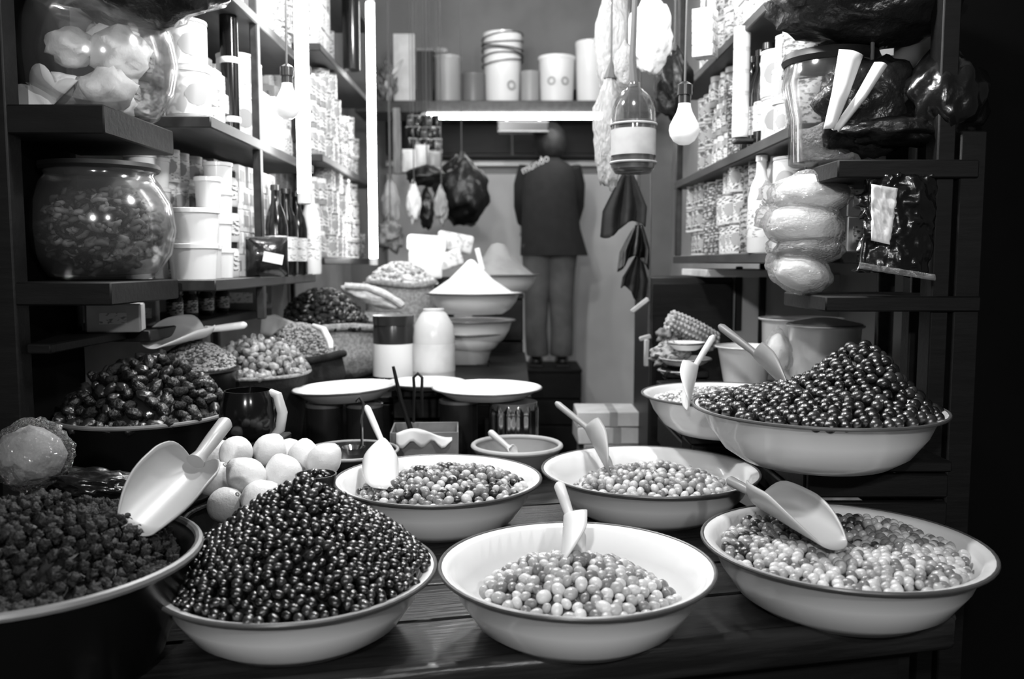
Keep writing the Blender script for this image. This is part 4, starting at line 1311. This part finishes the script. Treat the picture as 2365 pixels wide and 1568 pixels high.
q = sp(978, .14); t = thing('dark_box', 'dark box behind the grey canister on the bucket shelf', 'box', q)
bx('body', .10, .12, hp_(112), (0, 0, hp_(112) / 2), 'dark_plastic', t); bx('lid', .105, .125, .02, (0, 0, hp_(112)), 'grey_plastic', t)
q = px(1018, 118, 5.3); b = B(); ell(b, (0, 0, 0), .045, .03, .02, 3, .4, 8, 2); tag(mk('rag', b, 'carton', loc=q, angle=180), 'crumpled rag on top of the grey canister', 'rag')
# leafy bunch at the left end of the shelf
q = sp(892, .05); t = thing('dried_bunch', 'bunch of dried leaves beside the white board', 'plant', q)
for k in range(26):
    a = U_(0, 6.28)
    b = B(); L_ = U_(.07, .13)
    grid(b, 4, 2, lambda i, j: Vector(((j - .5) * .03 * math.sin(math.pi * (i * .9 + .05)), -.02 * i * i, i * L_)))
    mk('leaf', b, 'stalk' if k % 3 else 'olive_green', t, loc=(U_(-.04, .04), U_(-.05, .05), U_(.0, .16)), rot=(U_(-1.0, .3), U_(-.8, .8), a))
# sign under the tube, round dark clock behind
q = px(1208, 295, 5.28)
t = thing('sign_box', 'small pale lettered box hanging under the light tube', 'sign', q)
bx('body', .30, .06, .07, (0, 0, 0), 'dark_plastic', t); bx('frame', .31, .005, .012, (0, -.032, -.026), 'grey_plastic', t); bx('frame', .31, .005, .012, (0, -.032, .030), 'ink', t)
bx('bracket', .02, .03, .10, (-.1, .01, .07), 'metal_grey', t); bx('bracket', .02, .03, .10, (.1, .01, .07), 'metal_grey', t)
q = px(1120, 290, 5.85)
t = thing('round_clock', 'round dark dial hung on the cupboard left of the sign', 'clock', q, (math.pi / 2, 0, 0))
b = B(); lathe(b, [(0, .0), (.075, 0), (.075, .02), (.066, .024), (.064, .018), (0, .018)], 32); mk('case', b, 'grey_plastic', t)
b = B(); lathe(b, [(0, .0185), (.063, .0185)], 32); mk('dial', b, 'dark_plastic', t)

# ------------------------------------------------------------------ the shopkeeper, seen from behind
PZC = 5.55
foot = px(1268, 846, PZC)
PX, PY, PZ0 = foot.x, foot.y, foot.z
S = 560 * PZC / F / 1.0        # standing height
pt = thing('person', 'person in dark lettered smock and grey trousers standing on a box', 'person', (PX, PY, PZ0))
def loft(rings, seg=24):
    b = B()
    g = []
    for (cx, cy, cz, rx, ry) in rings:
        g.append([b.verts.new((cx + rx * math.cos(2 * math.pi * k / seg), cy + ry * math.sin(2 * math.pi * k / seg), cz)) for k in range(seg)])
    for a, c in zip(g[:-1], g[1:]):
        for k in range(seg):
            b.faces.new([a[k], a[(k + 1) % seg], c[(k + 1) % seg], c[k]])
    b.faces.new(g[0][::-1]); b.faces.new(g[-1])
    return b
# body: one skinned figure (head, neck, trunk, arms with hands, legs)
bmk = B()
V = []
def vv(x, y, z, r, link=None):
    v = bmk.verts.new((x * S, y * S, z * S)); V.append(r * S)
    if link is not None:
        bmk.verts.ensure_lookup_table(); bmk.edges.new((bmk.verts[link], v))
    return len(V) - 1
pel = vv(0, 0, .52, .075)
ab = vv(0, 0, .62, .055, pel); ch = vv(0, .01, .74, .055, ab); nk = vv(0, .012, .835, .032, ch); hd0 = vv(0, .02, .87, .045, nk); hd1 = vv(0, .025, .92, .058, hd0); hd2 = vv(0, .022, .965, .042, hd1)
for s_ in (-1, 1):
    hp0 = vv(s_ * .05, 0, .49, .042, pel); kn = vv(s_ * .052, -.004, .27, .030, hp0); an = vv(s_ * .05, .008, .05, .022, kn); ft = vv(s_ * .055, .07, .02, .018, an)
    sh = vv(s_ * .080, .008, .795, .026, ch); el = vv(s_ * .105, .06, .65, .020, sh); wr = vv(s_ * .10, .14, .58, .018, el); pa = vv(s_ * .095, .165, .565, .017, wr)
    for k in range(4):
        f0 = vv(s_ * (.085 + k * .010), .19, .552 - .002 * k, .0065, pa); f1 = vv(s_ * (.082 + k * .010), .21 - .004 * abs(k - 1), .540, .0055, f0)
    th = vv(s_ * .078, .168, .548, .0065, pa); th2 = vv(s_ * .07, .185, .54, .0055, th)
me = bpy.data.meshes.new('body')
bmk.to_mesh(me); bmk.free()
bo = mk('body', me, 'skin', pt)
bo.modifiers.new('skin', 'SKIN')
sv = me.skin_vertices[0].data
for i, r in enumerate(V):
    sv[i].radius = (r, r)
sv[0].use_root = True
ss = bo.modifiers.new('sub', 'SUBSURF'); ss.levels = 1; ss.render_levels = 2
# face on the far side, ears, hair
for s_ in (-1, 1):
    b = B(); ell(b, (s_ * .060 * S, .022 * S, .915 * S), .008 * S, .014 * S, .02 * S, 2); mk('ear', b, 'skin', pt, angle=180)
    b = B(); ell(b, (s_ * .022 * S, .078 * S, .925 * S), .008 * S, .005 * S, .006 * S, 2); mk('eye', b, 'black_gloss', pt, angle=180)
b = B(); ell(b, (0, .085 * S, .91 * S), .009 * S, .012 * S, .016 * S, 2); mk('nose', b, 'skin', pt, angle=180)
b = B(); ell(b, (0, .077 * S, .885 * S), .018 * S, .005 * S, .005 * S, 2); mk('mouth', b, 'prune', pt, angle=180)
b = B(); ell(b, (0, .008 * S, .912 * S), .066 * S, .064 * S, .080 * S, 4, .06, 14, 2); mk('hair', b, 'hair', pt, angle=180)
# smock: flares to the hem, longer at the right
sm = [(-.002, 0, .845, .040, .035), (0, 0, .825, .075, .055), (0, .005, .80, .105, .070), (.0, .005, .74, .110, .085), (.0, 0, .66, .112, .085), (.006, 0, .56, .120, .088), (.016, 0, .48, .134, .092), (.02, 0, .455, .138, .092)]
b = loft([(x * S, y * S, z * S, rx * S, ry * S) for x, y, z, rx, ry in sm], 32)
for v in b.verts:
    k = max(0, (.72 * S - v.co.z) / (.27 * S))
    a = math.atan2(v.co.y, v.co.x)
    v.co.x *= 1 + .03 * k * math.sin(7 * a); v.co.y *= 1 + .05 * k * math.sin(9 * a + 1)
mk('smock', b, 'cloth_dark', pt, angle=60)
for s_ in (-1, 1):
    b = B(); tube(b, [Vector((s_ * .085, .008, .81)) * S, Vector((s_ * .100, .03, .74)) * S, Vector((s_ * .105, .06, .655)) * S, Vector((s_ * .10, .12, .60)) * S], [.042 * S, .046 * S, .040 * S, .032 * S], 16)
    mk('sleeve', b, 'cloth_dark', pt, angle=60)
for s_, zt in ((-1, 0), (1, 0)):
    lg = [(s_ * .050, 0, .50, .066, .066), (s_ * .050, -.002, .40, .060, .060), (s_ * .051, -.004, .27, .050, .052), (s_ * .051, 0, .15, .046, .050), (s_ * .051, .003, .055, .047, .052), (s_ * .051, .003, .045, .043, .048)]
    b = loft([(x * S, y * S, z * S, rx * S, ry * S) for x, y, z, rx, ry in lg], 22)
    for v in b.verts:
        v.co.x += .004 * S * math.sin(v.co.z / S * 40 + s_); v.co.y += .004 * S * math.cos(v.co.z / S * 33)
    mk('trouser_leg', b, 'trouser', pt, angle=60)
    b = B(); vs = ell(b, (s_ * .054 * S, .030 * S, .022 * S), .030 * S, .075 * S, .026 * S, 3)
    for v in vs: v.co.z = max(v.co.z, .001)
    so = mk('shoe', b, 'leather', pt, angle=180)
    b = B(); box(b, .058 * S, .145 * S, .012 * S, (s_ * .054 * S, .030 * S, .006 * S), .003); mk('sole', b, 'black', so)
tx = text_mesh('mundo', .068, .0015)
mk('lettering', tx, 'carton_pale', pt, mtx=Matrix.Translation((-.062 * S, -.092 * S, .812 * S)) @ Matrix.Rotation(-.35, 4, 'Z') @ Matrix.Rotation(math.pi / 2, 4, 'X') @ Matrix.Rotation(.42, 4, 'Z'))
riser('wooden_box', 'dark wooden box the shopkeeper stands on', PX - .22, PX + .2, PY - .16, PY + .3, 0, PZ0, n=4)

# ------------------------------------------------------------------ hanging goods at the far left
def hang_bag(label, x, y, zc, rx, ry, rz, mat, seed, name='hanging_bag', knot=True, amp=.25, up=.5, cat='bag'):
    p = px(x, y, zc)
    t = thing(name, label, cat, p)
    b = B(); vs = ell(b, (0, 0, 0), rx, ry, rz, 4, amp, 9, seed)
    for v in vs:
        if v.co.z > 0:
            k = v.co.z / rz
            v.co.x *= 1 - .55 * k * k; v.co.y *= 1 - .55 * k * k
    mk('body', b, mat, t, angle=180)
    if knot:
        b = B(); tube(b, [(0, 0, rz * .85), (.003, 0, rz * 1.15), (0, 0, 3.2 - p.z)], [rz * .12, .003, .002], 7); mk('string', b, 'cord', t)
    return t
hang_bag('big black bag hanging behind the flour cone', 1065, 440, 5.0, .16, .12, .20, 'bag_black', 1)
hang_bag('black bag hanging over the pale packets', 985, 405, 4.55, .105, .09, .055, 'bag_black', 3, up=.6)
hang_bag('pale bag hanging next to the far light tube', 902, 470, 4.3, .045, .04, .12, 'carton', 5)
hang_bag('narrow pale packet hanging left of the black bag', 955, 465, 4.45, .035, .03, .105, 'wrap_white', 7, amp=.35)
hang_bag('crumpled pale packet hanging right of the narrow packet', 1018, 470, 4.5, .035, .03, .09, 'carton', 9, amp=.4)
hang_bag('dark bag hanging between the pale packets', 985, 480, 4.6, .04, .04, .11, 'bag_dark', 11)
hang_bag('dark leafy bundle hanging beside the far tube', 900, 540, 4.15, .06, .05, .08, 'stalk', 13, amp=.6, name='leafy_bundle', cat='bundle')
# sachets hanging in a sheaf under the bucket shelf
k = 0
for r_ in range(4):
    for c_ in range(5):
        x, y = 945 + c_ * 15 + r_ * 3, 292 + r_ * 27
        q = px(x, y, 4.75 + .02 * c_)
        o = good(('pack', .048, .062, 'foil_dark' if (r_ + c_) % 3 else 'print_c', 'metal_white'), q, U_(-.9, .9), 'shiny dark sachet hanging in row %s, %s from the left tube' % (ORD[r_], ORD[c_]), 'sachet', 'sachets hanging under the bucket shelf')
        o.rotation_euler.x = U_(-.25, .25); o.name = 'foil_sachet'
for c_ in range(5):
    b = B(); q0_ = px(949 + c_ * 15, 400, 4.76 + .02 * c_); tube(b, [q0_, Vector((q0_.x, q0_.y, 3.2))], .0018, 5)
    tag(mk('twine', b, 'cord'), 'thin twine threading the dark sachets, %s from the left' % ORD[c_], 'twine', 'twines of the sachets')
for i, (x, y) in enumerate(((945, 375), (975, 365), (1005, 380))):
    q = px(x, y, 4.7)
    good(('pack', .075, .12, 'wrap_white' if i < 2 else 'mid_plastic', 'metal_white'), q - Vector((0, 0, .05)), U_(-.4, .4), 'pale packet hanging %s under the dark sachets' % ORD[i], 'packet', 'pale packets under the sachets')
# stack of white packets by the flour cone
PK = [(985, 562, 3.9, .17, .07, .1), (1050, 560, 4.0, .16, .085, .35), (985, 594, 3.85, .15, .07, .05), (1035, 600, 3.85, .12, .07, -.5), (985, 626, 3.8, .13, .07, 0)]
for i, (x, y, zc, sx, sz, ry_) in enumerate(PK):
    q = px(x, y, zc)
    b = B(); box(b, sx, .11, sz, (0, 0, 0), .012, seg=3)
    for v in b.verts: v.co += Vector((0, 0, .006 * noise.noise(v.co * 30 + Vector((i, 0, 0)))))
    tag(mk('white_packet', b, 'wrap_white' if i % 2 == 0 else 'print_e', loc=q, rot=(0, ry_ * .6, .2), angle=60), 'white paper packet, %s of the pile behind the flour cone' % ORD[i], 'packet', 'white packets behind the flour')
q = px(1000, 640, 3.85)
riser('wooden_block', 'dark block under the white packets', q.x - .09, q.x + .09, q.y - .06, q.y + .10, LZ, q.z, n=3)

# ------------------------------------------------------------------ right side shelves
XR = 0.62
shelf_unit('shelf_unit', 'right wall shelves packed with bottles and packets', XR, 1.11, 1.93, 3.35, (1.375, 1.655, 1.99, 2.36), ((3.32, 1.09), (1.97, 1.09), (3.32, XR + .012)))
bo = bx('ledge', .25, .4, .025, (XR + .13, 3.0, 1.315), 'panel_pale'); tag(bo, 'pale ledge under the right wall shelves', 'ledge')
t = thing('jar_rack', 'dark rack with square shelf ends at the right of the counter', 'rack', (.745, 1.80, 0))
for z, th in ((1.545, .035), (1.285, .03)):
    bx('shelf', .27 if z > 1.4 else .30, .26, th, (0.01, 0, z - th / 2), 'wood_black', t)
bx('post', .05, .05, 1.60, (.135, -.10, .80), 'wood_black', t)
bx('post', .04, .04, 1.60, (.135, .09, .80), 'wood_black', t)
G = 'goods on the right shelves'
fill('the lowest right shelf', G, .685, 2.10, 1.375, -.75, [(canB, 'large pale tin', 2, 1), (boxP, 'white carton', 4, 1), (botP, 'tall pale bottle', 1, 1), (packF, 'printed packet', 2, 2), (canT, 'printed tin', 3, 3), (packD, 'dark packet', 2, 3), (canD, 'dark tin', 3, 3)])
fill('the middle right shelf', G, .685, 2.05, 1.655, -.75, [(packF, 'printed packet', 2, 1), (canS, 'small white tin', 3, 1), (canB, 'tall pale tin', 2, 1), (botD, 'dark bottle', 1, 3), (packD, 'dark packet', 2, 2), (jarW, 'white lidded jar', 3, 3), (canD, 'dark tin', 3, 2)])
fill('the upper right shelf', G, .685, 2.05, 1.99, -.75, [(packD, 'dark printed packet', 2, 2), (boxW, 'pale carton', 4, 4), (packF, 'printed packet', 2, 3), (canT, 'printed tin', 3, 3)])
fill('the lowest right shelf', G, .85, 2.10, 1.375, -.75, [(boxW, 'rear pale carton', 3, 12)])
fill('the middle right shelf', G, .85, 2.05, 1.655, -.75, [(boxW, 'rear pale carton', 3, 12)])
for j in range(5):
    q = px(1709, 318, 2.35); q.z += j * .058
    good(('can', .022, .057, 'paper', 'metal_white'), q, 0, 'narrow white tin, %s up in the stack before the shelf' % ORD[j], 'can', 'narrow white tins at the shelf edge')
q = px(1709, 322, 2.35); bx('bracket', .07, .05, .01, (q.x + .02, q.y, q.z - .005), 'wood_board', None)
bo = [o for o in bpy.data.objects if o.name.startswith('bracket') and o.parent is None][0]; bo.name = 'small_bracket'; tag(bo, 'small wooden bracket under the narrow white tins', 'bracket')
q = px(1722, 505, 2.25); q.z = 1.375
good(('bottle', .033, .25, 'white_plastic', 'white_plastic'), Vector((.645, q.y, 1.375)), 0, 'tall white bottle at the edge of the lowest right shelf', 'bottle', None)

# round jar on the right rack, striped bag, dark bundles
p = Vector((px(1868, 372, 1.95).x, 1.86, 1.547))
t = thing('glass_jar', 'clear glass jar with dark lid catching a bright reflection', 'jar', p)
b = B(); lathe(b, [(0, 0), (.07, 0), (.08, .01), (.082, .10), (.098, .17), (.092, .215), (.088, .22), (.094, .17), (.078, .10), (.075, .012), (0, .006)], 40); mk('body', b, 'glass', t, angle=70)
b = B(); lathe(b, [(.094, .212), (.10, .222), (.094, .236), (0, .25)], 32); mk('lid', b, 'black', t)
b = B(); ell(b, (0, 0, 0), .066, .066, .045, 3, .3, 8, 3); tag(mk('clear_bag', b, 'film_milky', loc=p + Vector((0, 0, .055)), angle=180), 'folded milky bag inside the clear right jar', 'bag')
def ribbon_bag(label, pts_w, mat, name, cat, th=.004):
    b = B()
    n = len(pts_w) - 1
    def fn(i, j):
        k = i * n; q = min(int(k), n - 1); f = k - q
        l = Vector(pts_w[q][0]).lerp(Vector(pts_w[q + 1][0]), f); r = Vector(pts_w[q][1]).lerp(Vector(pts_w[q + 1][1]), f)
        v = l.lerp(r, j); v.y -= .012 * math.sin(math.pi * j)
        return v
    grid(b, 10, 8, fn)
    return tag(solid(mk(name, b, mat, angle=60), th), label, cat)
zc = 1.68
t = thing('striped_bag', 'dark hanging bag with two broad white stripes', 'bag', px(2010, 240, 1.74))
o0 = px(2010, 240, 1.74)
b = B(); vs = ell(b, (0, 0, 0), .105, .05, .10, 4, .25, 9, 21); mk('body', b, 'bag_dark', t, angle=180)
for pts_w in ([(px(1938, 115, zc), px(1992, 128, zc)), (px(1922, 215, zc - .02), px(1960, 215, zc - .02)), (px(1903, 298, zc), px(1925, 300, zc))], [(px(2020, 145, zc), px(2048, 152, zc)), (px(1975, 225, zc - .02), px(2000, 225, zc - .02)), (px(1922, 300, zc), px(1936, 304, zc))]):
    s_ = ribbon_bag('x', pts_w, 'paper', 'stripe', 'x'); del s_['label']; del s_['category']
    s_.parent = t; s_.matrix_parent_inverse = Matrix.Identity(4); s_.location = -o0
b = B(); tube(b, [(0, 0, .08), (0, 0, .6)], .004, 6); mk('string', b, 'cord', t)
hang_bag('large dark bundle hanging from the awning at the top right', 2005, 5, 1.75, .19, .11, .085, 'bag_dark', 23, amp=.2)
hang_bag('dark shiny bag hanging at the far right above the rack', 2178, 222, 1.70, .08, .07, .10, 'foil_dark', 27)
hang_bag('flat dark bag lying low under the striped bag', 2090, 300, 1.72, .12, .06, .035, 'bag_black', 29, knot=False)
# white wrapped loaves hanging in a column
LV = [(1875, 448, .085, .045, 'top'), (1855, 520, .080, .048, 'second'), (1868, 575, .07, .03, 'third'), (1850, 630, .062, .04, 'lowest')]
for i, (x, y, rx, rz, wh) in enumerate(LV):
    q = px(x, y, 1.80)
    t = thing('wrapped_loaf', 'white loaf in clear film, %s of the hanging column' % wh, 'bread', q, (0, (-.1, .1, 0, .25)[i], 0), 'white loaves hanging at the right')
    b = B(); ell(b, (0, 0, 0), rx * .93, .05, rz * .93, 4, .10, 5, i * 5.3); mk('loaf', b, 'bread' if i != 2 else 'grey_plastic', t, angle=180)
    b = B(); ell(b, (0, 0, 0), rx * 1.06, .057, rz * 1.1, 4, .12, 7, i * 3.3); mk('film', b, 'film_clear', t, angle=180)
    b = B(); ell(b, (-rx * 1.05, 0, rz * .2), rx * .22, .014, rz * .5, 3, .5, 9, i * 2.1); mk('twist', b, 'film_clear', t, angle=180)
b = B(); tube(b, [px(1860, 385, 1.84), px(1862, 520, 1.87), px(1856, 690, 1.84)], .003, 6); tag(mk('hanging_string', b, 'cord'), 'string the white loaves hang from', 'string')
# crinkled foil packet
o0 = px(2090, 520, 1.66)
t = thing('hanging_packet', 'crinkled dark foil packet hanging from the right rack', 'packet', o0)
def cr(i, j):
    x0, x1 = 2010 - 30 * j, 2165 + 20 * j * (1 - j) - 20 * j
    P = px(x0 + (x1 - x0) * i, 405 + 225 * j, 1.66) - o0
    P.y += .012 * noise.noise(Vector((i * 5, j * 6, 3))) + .006 * noise.noise(Vector((i * 14, j * 16, 5))) - .02 * math.sin(math.pi * i)
    return P
b = B(); grid(b, 30, 36, cr); solid(mk('front_sheet', b, 'foil_dark', t, angle=80), .03, 1)
def sm_(i, j):
    P = px(1985 + 175 * i, 606 + 28 * i + 14 * j, 1.635) - o0
    P.y += .006 * noise.noise(Vector((i * 18, j * 4, 1)))
    return P
b = B(); grid(b, 30, 3, sm_); solid(mk('bottom_seam', b, 'film_milky', t, angle=80), .002)
def pf(i, j):
    P = px(2012 + 62 * i * (1 - .3 * j), 425 + 130 * j + 10 * i, 1.632) - o0
    P.y += .006 * noise.noise(Vector((i * 7, j * 9, 8)))
    return P
b = B(); grid(b, 10, 16, pf); solid(mk('label', b, 'print_e', t, angle=80), .001)

# ------------------------------------------------------------------ hanging bottle, bags, cloths at the centre right
q = px(1462, 400, 2.15)
t = thing('hanging_bottle', 'clear bottle in a net hanging beside the pale bulb', 'bottle', q)
hb_ = (400 - 205) / F * 2.15; r_ = .055
b = B(); lathe(b, [(0, 0), (r_ * .8, 0), (r_, .015), (r_, hb_ * .62), (r_ * .96, hb_ * .74), (r_ * .82, hb_ * .85), (r_ * .55, hb_ * .94), (r_ * .28, hb_ * .99), (r_ * .26, hb_ * 1.06)], 32); mk('body', b, 'glass_bottle', t, angle=60)
b = B(); lathe(b, [(r_ * 1.01, hb_ * .2), (r_ * 1.01, hb_ * .5)], 32); mk('label', b, 'carton', t)
b = B(); lathe(b, [(0, .006), (r_ * .93, .01), (r_ * .93, hb_ * .6), (0, hb_ * .6)], 24); mk('liquid', b, 'grey_plastic', t)
b = B(); tube(b, [(0, 0, hb_ * 1.0), (-.005, 0, hb_ * 1.3), (.01, 0, hb_ * 1.3 + .5)], [.012, .008, .004], 8); mk('cord', b, 'cord', t)
for zf in (.12, .56):
    b = B(); lathe(b, [(r_ * 1.02 + .003 * math.cos(a), hb_ * zf + .003 * math.sin(a)) for a in [2 * math.pi * k / 6 for k in range(7)]], 28); mk('band', b, 'carton', t)
hang_bag('milky plastic bag hanging at the right end of the bucket shelf', 1418, 100, 2.6, .058, .045, .18, 'film_milky', 31, up=.3)
hang_bag('long grey film bag hanging behind the hanging bottle', 1408, 300, 2.5, .045, .035, .17, 'film_milky', 33, up=.2)
hang_bag('bright white bundle in film above the hanging bottle', 1500, 70, 2.45, .062, .05, .11, 'wrap_white', 35, up=.3)
hang_bag('small pale bag hanging above the hanging bottle neck', 1445, 150, 2.3, .03, .03, .06, 'film_milky', 37)
hang_bag('dark cloth bag hanging behind the bright bundle', 1555, 190, 2.7, .06, .05, .11, 'bag_black', 39)
for i in range(4):
    q = px(1628, 50 + i * 28, 2.45)
    good(('box', .06, .033, 'print_e', 'print_a'), q, -.5, 'flat white packet, %s in the hanging strip' % ORD[i], 'packet', 'white packets in the hanging strip')
q = px(1628, 140, 2.475); b = B(); tube(b, [q, Vector((q.x, q.y, 3.2))], .002, 6); tag(mk('twine', b, 'cord'), 'twine holding the hanging strip of white packets', 'twine')
def cloth(label, x0, x1, y0, y1, zc, mat, seed, name='hanging_cloth'):
    o0 = px((x0 + x1) / 2, y0, zc)
    t = thing(name, label, 'cloth', o0)
    def fn(i, j):
        w_ = .25 + .75 * min(1, j * 1.6)
        xc = (x0 + x1) / 2
        P = px(xc + (x1 - x0) * (i - .5) * w_ - 12 * j, y0 + (y1 - y0) * j + 20 * math.sin(i * 5 + seed) * j * j, zc) - o0
        P.y += .02 * math.sin(i * 17 + seed) * j
        return P
    b = B(); grid(b, 30, 16, fn); solid(mk('folds', b, mat, t, angle=80), .004)
    b = B(); tube(b, [(0, 0, -.01), (0, 0, 3.2 - o0.z)], .002, 6); mk('string', b, 'cord', t)
    return t
cloth('dark pleated cloth hanging below the bottle', 1400, 1500, 400, 530, 2.7, 'cloth_dark', 1)
cloth('black cloth hanging under the pleated cloth', 1440, 1510, 520, 610, 2.85, 'bag_black', 2)
cloth('short dark cloth hanging above the bare blade', 1445, 1505, 590, 680, 2.9, 'cloth_dark', 4)
for i, (x, y, l, a, lab) in enumerate(((1478, 705, .07, .9, 'pale wooden peg hanging low at the aisle edge'), (1493, 815, .09, 0, 'pale narrow strip hanging by the dark cupboard'), (1490, 780, .04, 1.3, 'short pale peg above the hanging strip'))):
    q = px(x, y, 2.85); b = B(); box(b, .016, .012, l, (0, 0, 0), .003); tag(mk('peg', b, 'carton_pale', loc=q, rot=(0, a, 0)), lab, 'peg')
q = px(1497, 760, 2.86); b = B(); tube(b, [q + Vector((0, 0, .75)), q + Vector((.004, 0, .3)), q + Vector((0, 0, -.12))], .003, 6); tag(mk('twine', b, 'cord'), 'thin cord hanging down the aisle edge of the dark cupboard', 'cord')

# dark cupboard under the right shelves
q0, q1 = px(1500, 880, 2.95), px(1692, 590, 2.95)
t = thing('cupboard', 'tall black cupboard below the right shelves', 'cupboard', ((q0.x + q1.x) / 2, q0.y + .2, 0))
bx('body', q1.x - q0.x, .36, 1.30, (0, .0, .65), 'black', t); bx('door', q1.x - q0.x - .01, .015, 1.26, (0, -.187, .65), 'wood_black', t)
q = px(1790, 700, 3.0)
bo = bx('pale_board', .40, .03, 1.3, (q.x + .05, q.y - .02, .66), 'panel_pale'); tag(bo, 'pale board behind the white pots with black strips', 'board')
for x in (1707, 1762):
    qq = px(x, 690, 2.95); bx('strip', .024, .01, .22 if x < 1750 else .45, (qq.x - (q.x + .05), -.022, qq.z - .66), 'black', bo)

# ------------------------------------------------------------------ pots and dishes on the right crate
RB = RZ + .03
def pot(label, x, y0, zc, wpx, mat='enamel', lid=None, taper=.93, name='enamel_pot', zb=RB, handle=False):
    p = px(x, y0, zc); Rr = wpx * zc / F / 2; h = p.z - zb
    t = thing(name, label, 'pot', (p.x, p.y, zb))
    b = B(); lathe(b, [(0, 0), (Rr * taper * .95, 0), (Rr * taper, .008), (Rr * .97, h * .96), (Rr * 1.04, h), (Rr * .94, h * .985), (Rr * taper * .96, .012), (0, .008)], 36); mk('body', b, mat, t, angle=50)
    b = B(); lathe(b, [(Rr * 1.04 + .003 * math.cos(a), h + .003 * math.sin(a)) for a in [2 * math.pi * k / 6 for k in range(7)]], 36); mk('rim', b, 'rim_light', t)
    if lid:
        b = B(); lathe(b, [(0, h + .022), (Rr * .3, h + .02), (Rr * 1.0, h + .006), (Rr * 1.02, h), (0, h + .002)], 32); mk('lid', b, lid, t)
    if handle:
        b = B(); tube(b, [(Rr * 1.0, 0, h * .9), (Rr * 1.25, 0, h * .85), (Rr * 1.3, 0, h * .6), (Rr * 1.02, 0, h * .45)], .008, 8); mk('handle', b, mat, t)
    return p
pot('tall white enamel pot with dark lid behind the raised black olives', 1905, 752, 2.25, 165, lid='grey_plastic')
pot('deep white enamel pot behind the lidded pot', 1850, 736, 2.45, 180)
pot('wide white enamel pot behind the grain basin', 1722, 800, 2.35, 130, taper=.75)
q = px(1795, 830, 2.2)
hang_bag('clear plastic bag of pale buns between the white pots', 1795, 812, 2.18, .035, .035, .06, 'film_clear', 41, knot=False)
b = B(); ell(b, (0, 0, 0), .028, .028, .05, 3, .2, 6, 2); tag(mk('pale_bun', b, 'bread', loc=px(1795, 818, 2.19), angle=180), 'pale bun inside the clear bag between the pots', 'bread')
# cauliflower-like stalks and dishes at the left of the pots
q = px(1598, 764, 2.55)
t = thing('corn_cob', 'pale knobbly corn cob lying over the stacked dishes', 'corn', q, (0, .45, .2))
b = B()
tube(b, [(-.085, 0, 0), (-.06, 0, 0), (0, 0, 0), (.05, 0, 0), (.09, 0, 0)], [.012, .026, .030, .026, .012], 16); mk('core', b, 'stalk_pale', t)
b = B()
for i in range(13):
    for j in range(12):
        a = 2 * math.pi * j / 12
        x_ = -.075 + i * .0125; rr = .026 + .005 * math.sin(math.pi * (i + .5) / 13)
        ell(b, (x_, rr * math.cos(a), rr * math.sin(a)), .0068, .0068, .0068, 1)
kk = mk('kernels', b, 'stalk_pale', t, angle=180); kk['kind'] = 'stuff'
hang_bag('dark leafy bunch lying beside the corn cob', 1545, 775, 2.55, .035, .04, .03, 'stalk', 43, knot=False, name='leafy_bunch', amp=.6, cat='plant')
hang_bag('crumpled mottled packet under the corn cob', 1545, 815, 2.5, .05, .05, .035, 'print_d', 45, knot=False, name='crumpled_packet', amp=.5, cat='packet')
dz0 = None
for i, (x, y, w_, lab) in enumerate(((1585, 792, 85, 'top white dish of the pile under the corn cob'), (1582, 828, 120, 'middle white dish of the pile under the corn cob'), (1570, 855, 100, 'lowest white dish of the pile under the corn cob'))):
    plate(lab, x, y, 2.45, w_, .02)
q = px(1580, 870, 2.45)
riser('wooden_block', 'dark block under the pile of white dishes', q.x - .06, q.x + .06, q.y - .05, q.y + .05, RB, max(RB + .03, q.z), n=1)
# narrow things at the left edge: a strip put in for the bright slit beyond the rack
bo = bx('pale_post', .02, .02, 2.2, (px(14, 700, 1.95).x, 1.95, 1.1), 'wood_board'); tag(bo, 'dim strip in place of a bright slit at the far left edge', 'post')
bo = bx('stall_post', .035, .05, 2.4, (px(2148, 900, 1.72).x, px(2148, 900, 1.72).y, 1.2), 'wood_black'); tag(bo, 'dark square post right of the raised basin', 'post')
bo = bx('door_frame', .04, .02, 1.4, (px(2040, 800, 2.15).x, px(2040, 800, 2.15).y, .7), 'wood_board'); tag(bo, 'pale narrow board behind the lidded pot', 'board')
